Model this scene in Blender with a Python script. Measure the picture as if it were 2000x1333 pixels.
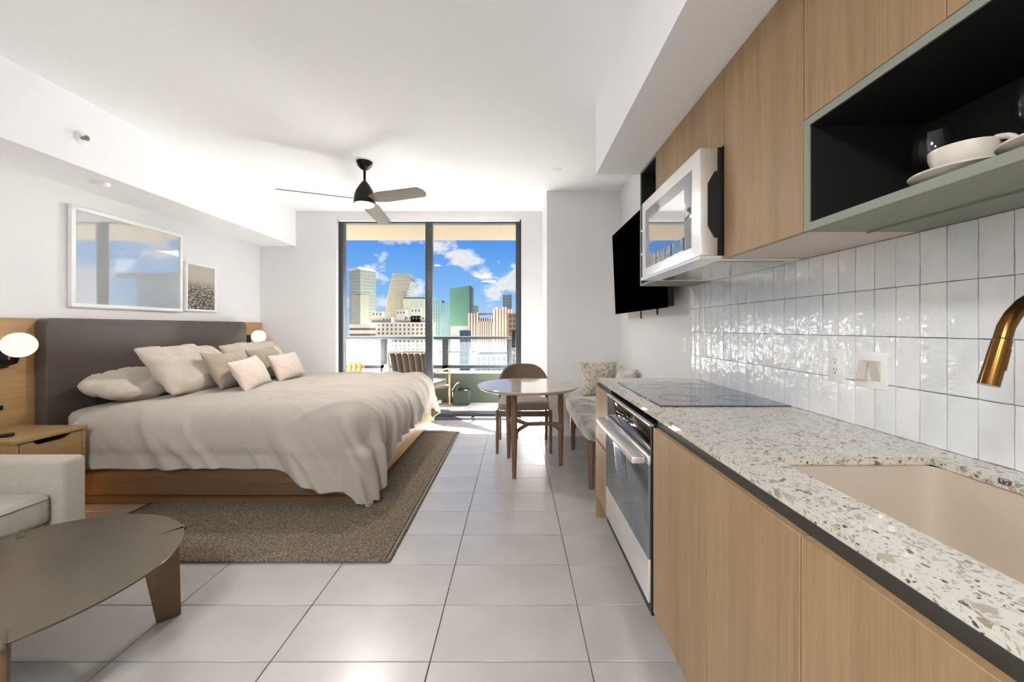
import bpy, bmesh, math, random
from mathutils import Vector, Matrix, noise as mnoise

S = bpy.context.scene
for o in list(bpy.data.objects):
    bpy.data.objects.remove(o, do_unlink=True)
COL = S.collection
R = math.radians
PI = math.pi

# ------------------------------------------------------------------ camera
F_PX, CX, CY, H = 768.0, 1008.0, 640.0, 1.256        # focal length (px of a 2000 px wide frame), vanishing point, eye height
cam = bpy.data.cameras.new('camera')
cam.sensor_width = 36.0
cam.lens = 36.0 * F_PX / 2000.0
cam.shift_x = -(CX - 1000.0) / 2000.0
cam.shift_y = (CY - 666.5) / 2000.0
cam.clip_start = 0.02
cam.clip_end = 3000
camo = bpy.data.objects.new('camera', cam)
COL.objects.link(camo)
camo.location = (0, 0, H)
camo.rotation_euler = (PI / 2, 0, 0)
S.camera = camo

# ------------------------------------------------------------------ colour management
S.view_settings.view_transform = 'Standard'
S.view_settings.look = 'None'
S.view_settings.gamma = 1.0
S.view_settings.use_curve_mapping = False
S.view_settings.exposure = 0.66
S.cycles.max_bounces = 14
S.cycles.diffuse_bounces = 8
S.cycles.glossy_bounces = 6
S.cycles.transparent_max_bounces = 16
S.cycles.sample_clamp_indirect = 60.0
S.cycles.caustics_reflective = False
S.cycles.caustics_refractive = False

SUN_E, SKY_E, FILL_E, FAN_E = 140.0, 0.635, 43.0, 20.0

# ------------------------------------------------------------------ world: blue sky with cumulus clouds
def srgb(r, g, b):
    def f(c):
        c /= 255.0
        return c / 12.92 if c <= 0.04045 else ((c + 0.055) / 1.055) ** 2.4
    return (f(r), f(g), f(b), 1.0)

W = bpy.data.worlds.new('sky')
S.world = W
W.use_nodes = True
wt = W.node_tree
wt.nodes.clear()
def wn(t, **kw):
    n = wt.nodes.new(t)
    for k, v in kw.items():
        setattr(n, k, v)
    return n
wl = wt.links.new
tc = wn('ShaderNodeTexCoord')
sep = wn('ShaderNodeSeparateXYZ')
wl(tc.outputs['Generated'], sep.inputs[0])
ramp = wn('ShaderNodeValToRGB')
ramp.color_ramp.elements[0].position = 0.0
ramp.color_ramp.elements[0].color = srgb(196, 218, 238)
ramp.color_ramp.elements[1].position = 0.24
ramp.color_ramp.elements[1].color = srgb(70, 146, 240)
e = ramp.color_ramp.elements.new(0.08)
e.color = srgb(140, 196, 250)
e = ramp.color_ramp.elements.new(0.8)
e.color = srgb(44, 110, 215)
wl(sep.outputs['Z'], ramp.inputs[0])
mp = wn('ShaderNodeMapping')
mp.inputs['Scale'].default_value = (1.0, 1.0, 1.55)
mp.inputs['Location'].default_value = (1.14, 0.3, 0.44)
wl(tc.outputs['Generated'], mp.inputs[0])
nz = wn('ShaderNodeTexNoise')
nz.inputs['Scale'].default_value = 9.0
nz.inputs['Detail'].default_value = 7.0
nz.inputs['Roughness'].default_value = 0.55
wl(mp.outputs[0], nz.inputs['Vector'])
cr = wn('ShaderNodeValToRGB')
cr.color_ramp.elements[0].position = 0.515
cr.color_ramp.elements[0].color = (0, 0, 0, 1)
cr.color_ramp.elements[1].position = 0.595
cr.color_ramp.elements[1].color = (1, 1, 1, 1)
wl(nz.outputs[0], cr.inputs[0])
cc = wn('ShaderNodeValToRGB')                          # thick cloud cores are a little greyer
cc.color_ramp.elements[0].position = 0.56
cc.color_ramp.elements[0].color = srgb(252, 252, 253)
cc.color_ramp.elements[1].position = 0.74
cc.color_ramp.elements[1].color = srgb(196, 204, 220)
wl(nz.outputs[0], cc.inputs[0])
mx = wn('ShaderNodeMix', data_type='RGBA')
wl(cr.outputs[0], mx.inputs['Factor'])
wl(ramp.outputs[0], mx.inputs['A'])
wl(cc.outputs[0], mx.inputs['B'])
bg = wn('ShaderNodeBackground')
bg.inputs['Strength'].default_value = SKY_E
wl(mx.outputs['Result'], bg.inputs['Color'])
wo = wn('ShaderNodeOutputWorld')
wl(bg.outputs[0], wo.inputs[0])

# ------------------------------------------------------------------ sun
SUN_EL = R(38)
sun_from = Vector((-0.80 * math.cos(SUN_EL), 0.60 * math.cos(SUN_EL), math.sin(SUN_EL)))
sl = bpy.data.lights.new('sun', 'SUN')
sl.energy = SUN_E
sl.angle = R(0.6)
sl.color = (1.0, 0.995, 0.99)
so = bpy.data.objects.new('sun', sl)
COL.objects.link(so)
so.rotation_euler = sun_from.to_track_quat('Z', 'Y').to_euler()
so.location = (-6, 9, 9)

# ================================================================== geometry helpers
class G:
    """collects shapes, becomes one mesh"""
    def __init__(s):
        s.v, s.f = [], []
    def add(s, vs, fs):
        n = len(s.v)
        s.v += [tuple(p) for p in vs]
        s.f += [tuple(i + n for i in f) for f in fs]
        return s
    def box(s, x0, x1, y0, y1, z0, z1):
        return s.add([(x0, y0, z0), (x1, y0, z0), (x1, y1, z0), (x0, y1, z0), (x0, y0, z1), (x1, y0, z1), (x1, y1, z1), (x0, y1, z1)],
                     [(0, 3, 2, 1), (4, 5, 6, 7), (0, 1, 5, 4), (1, 2, 6, 5), (2, 3, 7, 6), (3, 0, 4, 7)])
    def prism(s, pts, a, b, axis='z'):
        n = len(pts)
        def mk(p, h):
            return (p[0], p[1], h) if axis == 'z' else ((p[0], h, p[1]) if axis == 'y' else (h, p[0], p[1]))
        vs = [mk(p, a) for p in pts] + [mk(p, b) for p in pts]
        fs = [tuple(range(n))[::-1], tuple(range(n, 2 * n))] + [(i, (i + 1) % n, (i + 1) % n + n, i + n) for i in range(n)]
        return s.add(vs, fs)
    def lathe(s, prof, c=(0, 0, 0), n=32, axis='z', cap=True):
        vs, fs = [], []
        m = len(prof)
        for r, h in prof:
            for k in range(n):
                a = 2 * PI * k / n
                p = (r * math.cos(a), r * math.sin(a), h)
                if axis == 'x': p = (h, r * math.cos(a), r * math.sin(a))
                if axis == 'y': p = (r * math.cos(a), h, r * math.sin(a))
                vs.append((p[0] + c[0], p[1] + c[1], p[2] + c[2]))
        for i in range(m - 1):
            for k in range(n):
                fs.append((i * n + k, i * n + (k + 1) % n, (i + 1) * n + (k + 1) % n, (i + 1) * n + k))
        if cap:
            if prof[0][0] > 1e-4: fs.append(tuple(range(n))[::-1])
            if prof[-1][0] > 1e-4: fs.append(tuple((m - 1) * n + k for k in range(n)))
        return s.add(vs, fs)
    def sphere(s, c, r, n=32, m=16, sc=(1, 1, 1)):
        vs, fs = [], []
        for i in range(m + 1):
            t = PI * i / m
            for k in range(n):
                a = 2 * PI * k / n
                vs.append((c[0] + sc[0] * r * math.sin(t) * math.cos(a), c[1] + sc[1] * r * math.sin(t) * math.sin(a), c[2] + sc[2] * r * math.cos(t)))
        for i in range(m):
            for k in range(n):
                fs.append((i * n + k, (i + 1) * n + k, (i + 1) * n + (k + 1) % n, i * n + (k + 1) % n))
        return s.add(vs, fs)
    def tube(s, path, rad, n=12, sx=1.0, cap=True, up=None):
        """swept tube along a path; rad: number or list (one radius per point)"""
        pts = [Vector(p) for p in path]
        m = len(pts)
        rr = rad if isinstance(rad, (list, tuple)) else [rad] * m
        t0 = (pts[1] - pts[0]).normalized()
        u = (Vector(up) if up else (Vector((0, 0, 1)) if abs(t0.z) < 0.9 else Vector((1, 0, 0))))
        vs, fs = [], []
        for i, p in enumerate(pts):
            t = (pts[min(i + 1, m - 1)] - pts[max(i - 1, 0)]).normalized()
            u = (u - t * u.dot(t)).normalized()
            w = t.cross(u)
            for k in range(n):
                a = 2 * PI * (k + 0.5) / n
                vs.append(p + u * math.cos(a) * rr[i] + w * math.sin(a) * rr[i] * sx)
        for i in range(m - 1):
            for k in range(n):
                fs.append((i * n + k, i * n + (k + 1) % n, (i + 1) * n + (k + 1) % n, (i + 1) * n + k))
        if cap:
            fs.append(tuple(range(n))[::-1])
            fs.append(tuple((m - 1) * n + k for k in range(n)))
        return s.add(vs, fs)
    def bar(s, a, b, wa, wb, da=None, db=None, up=(0, 1, 0)):
        """square tapered bar from a to b (w along 'side', d along the other)"""
        a, b = Vector(a), Vector(b)
        t = (b - a).normalized()
        u = Vector(up)
        u = (u - t * u.dot(t)).normalized()
        w = t.cross(u)
        da = wa if da is None else da
        db = wb if db is None else db
        vs = []
        for p, ww, dd in ((a, wa, da), (b, wb, db)):
            for i, j in ((-1, -1), (1, -1), (1, 1), (-1, 1)):
                vs.append(p + w * (i * ww / 2) + u * (j * dd / 2))
        return s.add(vs, [(3, 2, 1, 0), (4, 5, 6, 7), (0, 1, 5, 4), (1, 2, 6, 5), (2, 3, 7, 6), (3, 0, 4, 7)])
    def grid(s, fn, nu, nv, closed_u=False):
        vs = [fn(i / (nu - 1) if not closed_u else i / nu, j / (nv - 1)) for i in range(nu) for j in range(nv)]
        fs = []
        for i in range(nu if closed_u else nu - 1):
            k = (i + 1) % nu
            for j in range(nv - 1):
                fs.append((i * nv + j, k * nv + j, k * nv + j + 1, i * nv + j + 1))
        return s.add(vs, fs)

def mesh_of(name, g, bev=0.0, seg=2, smooth=False, recalc=True, weld=False):
    bm = bmesh.new()
    vv = [bm.verts.new(p) for p in g.v]
    for f in g.f:
        try:
            bm.faces.new([vv[i] for i in f])
        except ValueError:
            pass
    if weld:
        bmesh.ops.remove_doubles(bm, verts=bm.verts, dist=1e-5)
    if recalc:
        bmesh.ops.recalc_face_normals(bm, faces=bm.faces)
    if bev:
        bmesh.ops.bevel(bm, geom=list(bm.edges), offset=bev, segments=seg, affect='EDGES', profile=0.5, clamp_overlap=True)
    me = bpy.data.meshes.new(name)
    bm.to_mesh(me)
    bm.free()
    if smooth:
        for p in me.polygons:
            p.use_smooth = True
        if smooth != 'all':
            try:
                me.set_sharp_from_angle(angle=R(40))
            except Exception:
                pass
    return me

def thing(name, label, cat, loc=(0, 0, 0), group=None):
    o = bpy.data.objects.new(name, None)
    o.empty_display_size = 0.1
    COL.objects.link(o)
    o.location = loc
    o['label'] = label
    o['category'] = cat
    if group:
        o['group'] = group
    return o

def root_of(o):
    p = Vector((0, 0, 0))
    while o is not None:
        p = p + Vector(o.location)
        o = o.parent
    return p

def part(name, g, mat, parent=None, bev=0.0, seg=2, smooth=False, label=None, stuff=False, weld=False):
    """one mesh object; coordinates of g are world coordinates"""
    off = root_of(parent)
    if off.length > 0:
        g.v = [(x - off.x, y - off.y, z - off.z) for x, y, z in g.v]
    me = mesh_of(name, g, bev, seg, smooth or (True if bev else False), weld=weld)
    me.materials.append(mat)
    o = bpy.data.objects.new(name, me)
    COL.objects.link(o)
    if parent is not None:
        o.parent = parent
    if label:
        o['label'] = label
    if stuff:
        o['kind'] = 'stuff'
    return o

def single(name, label, cat, g, mat, bev=0.0, seg=2, smooth=False, group=None, weld=False):
    """a thing that is one mesh, its origin at its base"""
    xs, ys, zs = zip(*g.v)
    c = Vector(((min(xs) + max(xs)) / 2, (min(ys) + max(ys)) / 2, min(zs)))
    g.v = [(x - c.x, y - c.y, z - c.z) for x, y, z in g.v]
    me = mesh_of(name, g, bev, seg, smooth or (True if bev else False), weld=weld)
    me.materials.append(mat)
    o = bpy.data.objects.new(name, me)
    COL.objects.link(o)
    o.location = c
    o['label'] = label
    o['category'] = cat
    if group:
        o['group'] = group
    return o

def struct(name, g, mat, label=None, bev=0.0, smooth=False, cat=None):
    o = part(name, g, mat, None, bev=bev, smooth=smooth)
    o['kind'] = 'structure'
    if label:
        o['label'] = label
    if cat:
        o['category'] = cat
    return o

# ================================================================== materials
MATS = {}
def nt(name):
    m = bpy.data.materials.new(name)
    m.use_nodes = True
    MATS[name] = m
    t = m.node_tree
    b = t.nodes['Principled BSDF']
    return m, t, b
def N(t, kind, **kw):
    n = t.nodes.new(kind)
    for k, v in kw.items():
        setattr(n, k, v)
    return n
def setin(b, **kw):
    for k, v in kw.items():
        b.inputs[k.replace('_', ' ')].default_value = v
def coords(t, scale=(1, 1, 1), rot=(0, 0, 0)):
    c = N(t, 'ShaderNodeTexCoord')
    m = N(t, 'ShaderNodeMapping')
    m.inputs['Scale'].default_value = scale
    m.inputs['Rotation'].default_value = rot
    t.links.new(c.outputs['Object'], m.inputs[0])
    return m.outputs[0]
def noise(t, vec, scale, detail=3.0, rough=0.5):
    n = N(t, 'ShaderNodeTexNoise')
    n.inputs['Scale'].default_value = scale
    n.inputs['Detail'].default_value = detail
    n.inputs['Roughness'].default_value = rough
    t.links.new(vec, n.inputs['Vector'])
    return n.outputs[0]
def cramp(t, fac, stops):
    r = N(t, 'ShaderNodeValToRGB')
    el = r.color_ramp.elements
    el[0].position, el[0].color = stops[0]
    el[1].position, el[1].color = stops[-1]
    for p, c in stops[1:-1]:
        k = el.new(p)
        k.color = c
    t.links.new(fac, r.inputs[0])
    return r.outputs[0]
def bump(t, b, h, strength=0.2, dist=0.01):
    n = N(t, 'ShaderNodeBump')
    n.inputs['Strength'].default_value = strength
    n.inputs['Distance'].default_value = dist
    t.links.new(h, n.inputs['Height'])
    t.links.new(n.outputs[0], b.inputs['Normal'])
def mixc(t, fac, a, c):
    m = N(t, 'ShaderNodeMix', data_type='RGBA')
    if isinstance(fac, float): m.inputs['Factor'].default_value = fac
    else: t.links.new(fac, m.inputs['Factor'])
    for k, v in (('A', a), ('B', c)):
        if isinstance(v, tuple): m.inputs[k].default_value = v
        else: t.links.new(v, m.inputs[k])
    return m.outputs['Result']

def plain(name, col, rough=0.5, metal=0.0, spec=0.5, coat=0.0, grain=0.03, gscale=60.0, bmp=0.0, emit=0.0, aniso=0.0, sheen=0.0):
    """one colour with a faint procedural variation"""
    m, t, b = nt(name)
    v = coords(t)
    n = noise(t, v, gscale, 3.0)
    lo = tuple(max(0, c * (1 - grain)) for c in col[:3]) + (1,)
    hi = tuple(min(1, c * (1 + grain)) for c in col[:3]) + (1,)
    t.links.new(cramp(t, n, [(0.3, lo), (0.7, hi)]), b.inputs['Base Color'])
    setin(b, Roughness=rough, Metallic=metal)
    b.inputs['Specular IOR Level'].default_value = spec
    b.inputs['Coat Weight'].default_value = coat
    b.inputs['Sheen Weight'].default_value = sheen
    if bmp:
        bump(t, b, n, bmp, 0.004)
    if emit:
        b.inputs['Emission Color'].default_value = col
        b.inputs['Emission Strength'].default_value = emit
    return m

def wood(name, lo, mid, hi, axis='z', scale=1.0, rough=0.42, fig=0.5):
    """straight-grained veneer, grain along the given axis"""
    m, t, b = nt(name)
    st = {'z': (1, 1, 0.035), 'x': (0.035, 1, 1), 'y': (1, 0.035, 1)}[axis]
    v1 = coords(t, tuple(s * 26 * scale for s in st))
    v2 = coords(t, tuple(s * 150 * scale for s in st))
    v3 = coords(t, tuple(s * 5 * scale for s in st))
    n1 = noise(t, v1, 1.0, 4.0, 0.6)
    n2 = noise(t, v2, 1.0, 2.0, 0.5)
    n3 = noise(t, v3, 1.0, 2.0, 0.5)
    c1 = cramp(t, n1, [(0.28, lo), (0.5, mid), (0.72, hi)])
    c2 = cramp(t, n2, [(0.35, lo), (0.6, hi)])
    c3 = cramp(t, n3, [(0.35, lo), (0.65, hi)])
    a = mixc(t, 0.30, c1, c2)
    a = mixc(t, 0.25, a, c3)
    t.links.new(a, b.inputs['Base Color'])
    setin(b, Roughness=rough)
    b.inputs['Specular IOR Level'].default_value = 0.4
    bump(t, b, n2, 0.06, 0.001)
    return m

def fabric(name, col, rough=0.9, var=0.08, scale=220.0, bmp=0.25, sheen=0.25, big=0.0, bigcol=None, bigscale=6.0):
    m, t, b = nt(name)
    v = coords(t)
    n = noise(t, v, scale, 2.0)
    lo = tuple(c * (1 - var) for c in col[:3]) + (1,)
    hi = tuple(min(1, c * (1 + var)) for c in col[:3]) + (1,)
    c = cramp(t, n, [(0.3, lo), (0.7, hi)])
    if big:
        nb = noise(t, v, bigscale, 4.0, 0.6)
        f = cramp(t, nb, [(0.42, (0, 0, 0, 1)), (0.62, (big, big, big, 1))])
        c = mixc(t, f, c, bigcol)
    t.links.new(c, b.inputs['Base Color'])
    setin(b, Roughness=rough)
    b.inputs['Sheen Weight'].default_value = sheen
    b.inputs['Specular IOR Level'].default_value = 0.2
    bump(t, b, n, bmp, 0.002)
    return m

M = {}
M['wall'] = plain('wall_paint', srgb(227, 227, 228), 0.85, grain=0.008, gscale=2.0, spec=0.2)
M['ceiling'] = plain('ceiling_paint', srgb(245, 245, 247), 0.9, grain=0.006, gscale=2.0, spec=0.2)
M['reveal'] = plain('white_reveal_paint', srgb(240, 240, 240), 0.7, grain=0.006, spec=0.2)
M['grout'] = plain('floor_grout', srgb(122, 118, 114), 0.9, grain=0.04)

# porcelain floor tile: pale grey, small darker flecks
m, t, b = nt('porcelain_floor_tile')
v = coords(t)
n1 = noise(t, v, 3.0, 3.0)
n2 = noise(t, v, 95.0, 2.0, 0.7)
base = cramp(t, n1, [(0.3, srgb(166, 162, 158)), (0.7, srgb(178, 174, 170))])
fl = cramp(t, n2, [(0.66, (0, 0, 0, 1)), (0.74, (0.5, 0.5, 0.5, 1))])
t.links.new(mixc(t, fl, base, srgb(126, 121, 116)), b.inputs['Base Color'])
setin(b, Roughness=0.34)
b.inputs['Specular IOR Level'].default_value = 0.8
bump(t, b, n2, 0.05, 0.001)
b.inputs['Coat Weight'].default_value = 0.5
b.inputs['Coat Roughness'].default_value = 0.22
M['floor'] = m

M['oak_v'] = wood('oak_veneer_vertical', srgb(128, 102, 72), srgb(152, 124, 90), srgb(168, 139, 103), 'z')
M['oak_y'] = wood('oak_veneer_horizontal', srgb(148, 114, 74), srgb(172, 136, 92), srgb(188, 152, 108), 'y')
M['oak_x'] = wood('shaded_oak_veneer_bed', srgb(86, 64, 46), srgb(104, 78, 57), srgb(116, 90, 68), 'x')  # oak darkened: the shadow on the bed base is put into the colour
M['oak_dark'] = wood('oak_nightstand', srgb(124, 98, 62), srgb(146, 118, 78), srgb(160, 132, 92), 'y')
M['walnut'] = wood('brown_stained_wood', srgb(92, 70, 52), srgb(112, 88, 68), srgb(126, 102, 80), 'z', rough=0.38)
M['tabletop'] = wood('sky_paled_table_top', srgb(168, 156, 144), srgb(182, 170, 157), srgb(192, 180, 168), 'x', rough=0.12)  # brown wood made paler, standing in for bright sky reflected in the top
M['tabletop'].node_tree.nodes['Principled BSDF'].inputs['Coat Weight'].default_value = 0.3
M['tabletop'].node_tree.nodes['Principled BSDF'].inputs['Coat Roughness'].default_value = 0.12
M['black'] = plain('black_plastic', srgb(16, 16, 17), 0.45, grain=0.05)
M['blackmetal'] = plain('black_bronze_metal', srgb(34, 31, 29), 0.4, metal=0.6, grain=0.05)
M['screen'] = plain('television_screen', srgb(2, 2, 2), 0.6, spec=0.0, grain=0.05)
M['blackglass'] = plain('black_glass', srgb(8, 8, 9), 0.05, spec=0.6, grain=0.02)
M['cookglass'] = plain('ceramic_cooktop_glass', srgb(22, 22, 23), 0.05, spec=1.0, coat=0.6, grain=0.02)
M['ovenglass'] = plain('mirrored_oven_glass', srgb(120, 126, 132), 0.05, metal=0.6, grain=0.02)
M['microglass'] = plain('mirrored_microwave_glass', srgb(170, 172, 176), 0.04, metal=0.9, grain=0.01)
M['microinner'] = plain('microwave_inner_screen', srgb(196, 197, 200), 0.05, metal=0.9, grain=0.01)
M['steel'] = plain('stainless_steel', srgb(236, 234, 231), 0.34, metal=0.85, grain=0.02, gscale=20)
M['steel_side'] = plain('brushed_steel_side', srgb(150, 140, 128), 0.22, metal=1.0, grain=0.03)
M['whiteplastic'] = plain('white_plastic', srgb(236, 234, 230), 0.35, grain=0.01)
M['slot'] = plain('socket_slot', srgb(40, 38, 36), 0.6)
M['aluminium'] = plain('anodised_window_frame', srgb(58, 61, 66), 0.42, metal=0.25, grain=0.04)
M['railmetal'] = plain('dark_railing_metal', srgb(34, 37, 39), 0.5, metal=0.1, grain=0.04)
M['channel'] = plain('recessed_handle_channel', srgb(74, 72, 66), 0.38, metal=0.5, grain=0.03)
M['toekick'] = plain('toe_kick_board', srgb(120, 86, 54), 0.6, grain=0.06)
M['darkbox'] = plain('cabinet_carcass', srgb(60, 52, 44), 0.7, grain=0.05)
M['sage'] = plain('sage_green_lacquer', srgb(130, 134, 121), 0.5, grain=0.02)
M['niche'] = plain('black_shelf_lining', srgb(22, 21, 18), 0.55, grain=0.06)
M['underside'] = plain('pale_cabinet_underside', srgb(205, 194, 184), 0.5, grain=0.02)
M['china'] = plain('cream_china', srgb(208, 200, 188), 0.18, coat=0.3, grain=0.01)
M['sink'] = plain('cream_composite_sink', srgb(196, 182, 164), 0.5, grain=0.015)
M['brass'] = plain('brushed_brass', srgb(112, 80, 40), 0.2, metal=1.0, grain=0.04)
M['tilegrout'] = plain('tile_grout', srgb(146, 148, 148), 0.9, grain=0.04)
M['leather'] = plain('brown_leather', srgb(84, 75, 69), 0.36, grain=0.06, gscale=90, bmp=0.06)
M['bronze'] = plain('bronze_metal', srgb(116, 107, 92), 0.26, metal=0.85, grain=0.03, gscale=4)
M['bronze_leg'] = plain('brown_bronze_leg', srgb(112, 90, 70), 0.4, metal=0.5, grain=0.05)
M['duvet'] = fabric('linen_duvet', srgb(172, 164, 154), var=0.05, scale=160, bmp=0.12, sheen=0.15)
M['pillow'] = fabric('linen_pillowcase', srgb(190, 180, 166), var=0.04, scale=160, bmp=0.12, sheen=0.15)
M['cushion'] = fabric('taupe_cushion', srgb(160, 148, 132), var=0.08, scale=200, bmp=0.25)
M['lumbar'] = fabric('woven_lumbar', srgb(204, 190, 178), var=0.12, scale=120, bmp=0.4)
M['linen'] = fabric('grey_linen_upholstery', srgb(164, 158, 146), var=0.10, scale=260, bmp=0.35)
M['fur'] = fabric('grey_pile_upholstery', srgb(196, 192, 182), var=0.14, scale=120, bmp=0.5, sheen=0.5, big=0.85, bigcol=srgb(104, 98, 84), bigscale=4.0)
M['patterned'] = fabric('patterned_cushion', srgb(206, 198, 186), var=0.10, scale=150, bmp=0.3, big=0.7, bigcol=srgb(112, 98, 84), bigscale=28.0)
M['chair_seat'] = fabric('taupe_chair_upholstery', srgb(150, 136, 122), var=0.05, scale=240, bmp=0.15)
M['chair_back'] = fabric('brown_chair_back', srgb(104, 86, 70), var=0.05, scale=240, bmp=0.1, rough=0.6)
M['fanblade'] = wood('grey_wood_fan_blade', srgb(96, 86, 76), srgb(116, 106, 96), srgb(128, 118, 106), 'x', rough=0.5)
M['concrete'] = plain('balcony_concrete', srgb(188, 185, 180), 0.85, grain=0.04, gscale=8)
M['soffit'] = plain('balcony_ceiling_paint', srgb(140, 124, 100), 0.85, grain=0.02, gscale=3)
M['parapet'] = plain('green_grey_parapet_paint', srgb(50, 55, 43), 0.8, grain=0.04, gscale=6)
M['olive'] = plain('dark_green_pouf_fabric', srgb(34, 39, 29), 0.9, grain=0.05)
M['rattan'] = plain('brass_chair_frame', srgb(128, 104, 62), 0.45, grain=0.06)
M['strap'] = fabric('shaded_tan_chair_strap', srgb(66, 52, 36), var=0.1, scale=120, bmp=0.2)  # tan taken down to dark brown, the chair's shade is in the colour

def emission(name, col, strength):
    m = bpy.data.materials.new(name)
    m.use_nodes = True
    t = m.node_tree
    t.nodes.clear()
    e = N(t, 'ShaderNodeEmission')
    lw = N(t, 'ShaderNodeTexNoise')
    lw.inputs['Scale'].default_value = 3.0
    c = cramp(t, lw.outputs[0], [(0.2, tuple(x * 0.97 for x in col[:3]) + (1,)), (0.8, col)])
    t.links.new(c, e.inputs['Color'])
    e.inputs['Strength'].default_value = strength
    o = N(t, 'ShaderNodeOutputMaterial')
    t.links.new(e.outputs[0], o.inputs[0])
    return m
M['globe'] = emission('opal_glass_lit', (1.0, 0.82, 0.66, 1), 0.9)
M['fanlight'] = emission('fan_lens_lit', (1.0, 0.86, 0.66, 1), 1.6)
M['nightled'] = emission('night_light_strip', (1.0, 0.50, 0.12, 1), 30.0)

def glassmat(name, tint=(0.97, 0.98, 0.98, 1), haze=0.0, hazecol=(0.8, 0.85, 0.85, 1), ior=1.45):
    m = bpy.data.materials.new(name)
    m.use_nodes = True
    t = m.node_tree
    t.nodes.clear()
    tr = N(t, 'ShaderNodeBsdfTransparent')
    tr.inputs[0].default_value = tint
    gl = N(t, 'ShaderNodeBsdfGlossy')
    gl.inputs['Roughness'].default_value = 0.02
    fr = N(t, 'ShaderNodeFresnel')
    fr.inputs['IOR'].default_value = ior
    src = tr.outputs[0]
    if haze:
        d = N(t, 'ShaderNodeBsdfTranslucent')
        d.inputs[0].default_value = hazecol
        d2 = N(t, 'ShaderNodeBsdfDiffuse')
        d2.inputs[0].default_value = hazecol
        h1 = N(t, 'ShaderNodeMixShader')
        t.links.new(d.outputs[0], h1.inputs[1])
        t.links.new(d2.outputs[0], h1.inputs[2])
        h2 = N(t, 'ShaderNodeMixShader')
        h2.inputs[0].default_value = haze
        t.links.new(src, h2.inputs[1])
        t.links.new(h1.outputs[0], h2.inputs[2])
        src = h2.outputs[0]
    mxs = N(t, 'ShaderNodeMixShader')
    ge = N(t, 'ShaderNodeNewGeometry')                 # the inner faces of the pane do not reflect a second time
    fr2 = N(t, 'ShaderNodeMath', operation='SUBTRACT')
    fr2.inputs[0].default_value = 1.0
    t.links.new(ge.outputs['Backfacing'], fr2.inputs[1])
    fr3 = N(t, 'ShaderNodeMath', operation='MULTIPLY')
    t.links.new(fr.outputs[0], fr3.inputs[0])
    t.links.new(fr2.outputs[0], fr3.inputs[1])
    t.links.new(fr3.outputs[0], mxs.inputs[0])
    t.links.new(src, mxs.inputs[1])
    t.links.new(gl.outputs[0], mxs.inputs[2])
    o = N(t, 'ShaderNodeOutputMaterial')
    t.links.new(mxs.outputs[0], o.inputs[0])
    return m
M['glass'] = glassmat('window_glass', ior=1.25)
M['railglass'] = glassmat('hazy_rail_glass', haze=0.02, hazecol=(0.75, 0.82, 0.82, 1))
M['stemglass'] = glassmat('wine_glass', ior=1.5)

# glossy pane of the large picture
m, t, b = nt('reflective_picture_glass')
v = coords(t)
n = noise(t, v, 1.6, 3.0)
t.links.new(cramp(t, n, [(0.3, srgb(212, 214, 216)), (0.7, srgb(222, 224, 226))]), b.inputs['Base Color'])
setin(b, Roughness=0.03, Metallic=0.55)
M['mirror'] = m

# printed aerial view of a city on the small picture: pale sky over a tilted grid of blocks
m, t, b = nt('aerial_city_print')
v = coords(t)
sp = N(t, 'ShaderNodeSeparateXYZ'); t.links.new(v, sp.inputs[0])
vo = N(t, 'ShaderNodeTexVoronoi'); vo.inputs['Scale'].default_value = 1.0
mpv = coords(t, (1, 42, 70), (0.35, 0, 0)); t.links.new(mpv, vo.inputs['Vector'])
blocks = cramp(t, vo.outputs['Distance'], [(0.15, srgb(210, 202, 188)), (0.5, srgb(70, 62, 54))])
fog = cramp(t, sp.outputs['Z'], [(0.0, (0, 0, 0, 1)), (0.24, (0.15, 0.15, 0.15, 1)), (0.34, (0.9, 0.9, 0.9, 1)), (0.42, (1, 1, 1, 1))])
t.links.new(mixc(t, fog, blocks, srgb(184, 178, 168)), b.inputs['Base Color'])
setin(b, Roughness=0.25)
M['print'] = m

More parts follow.
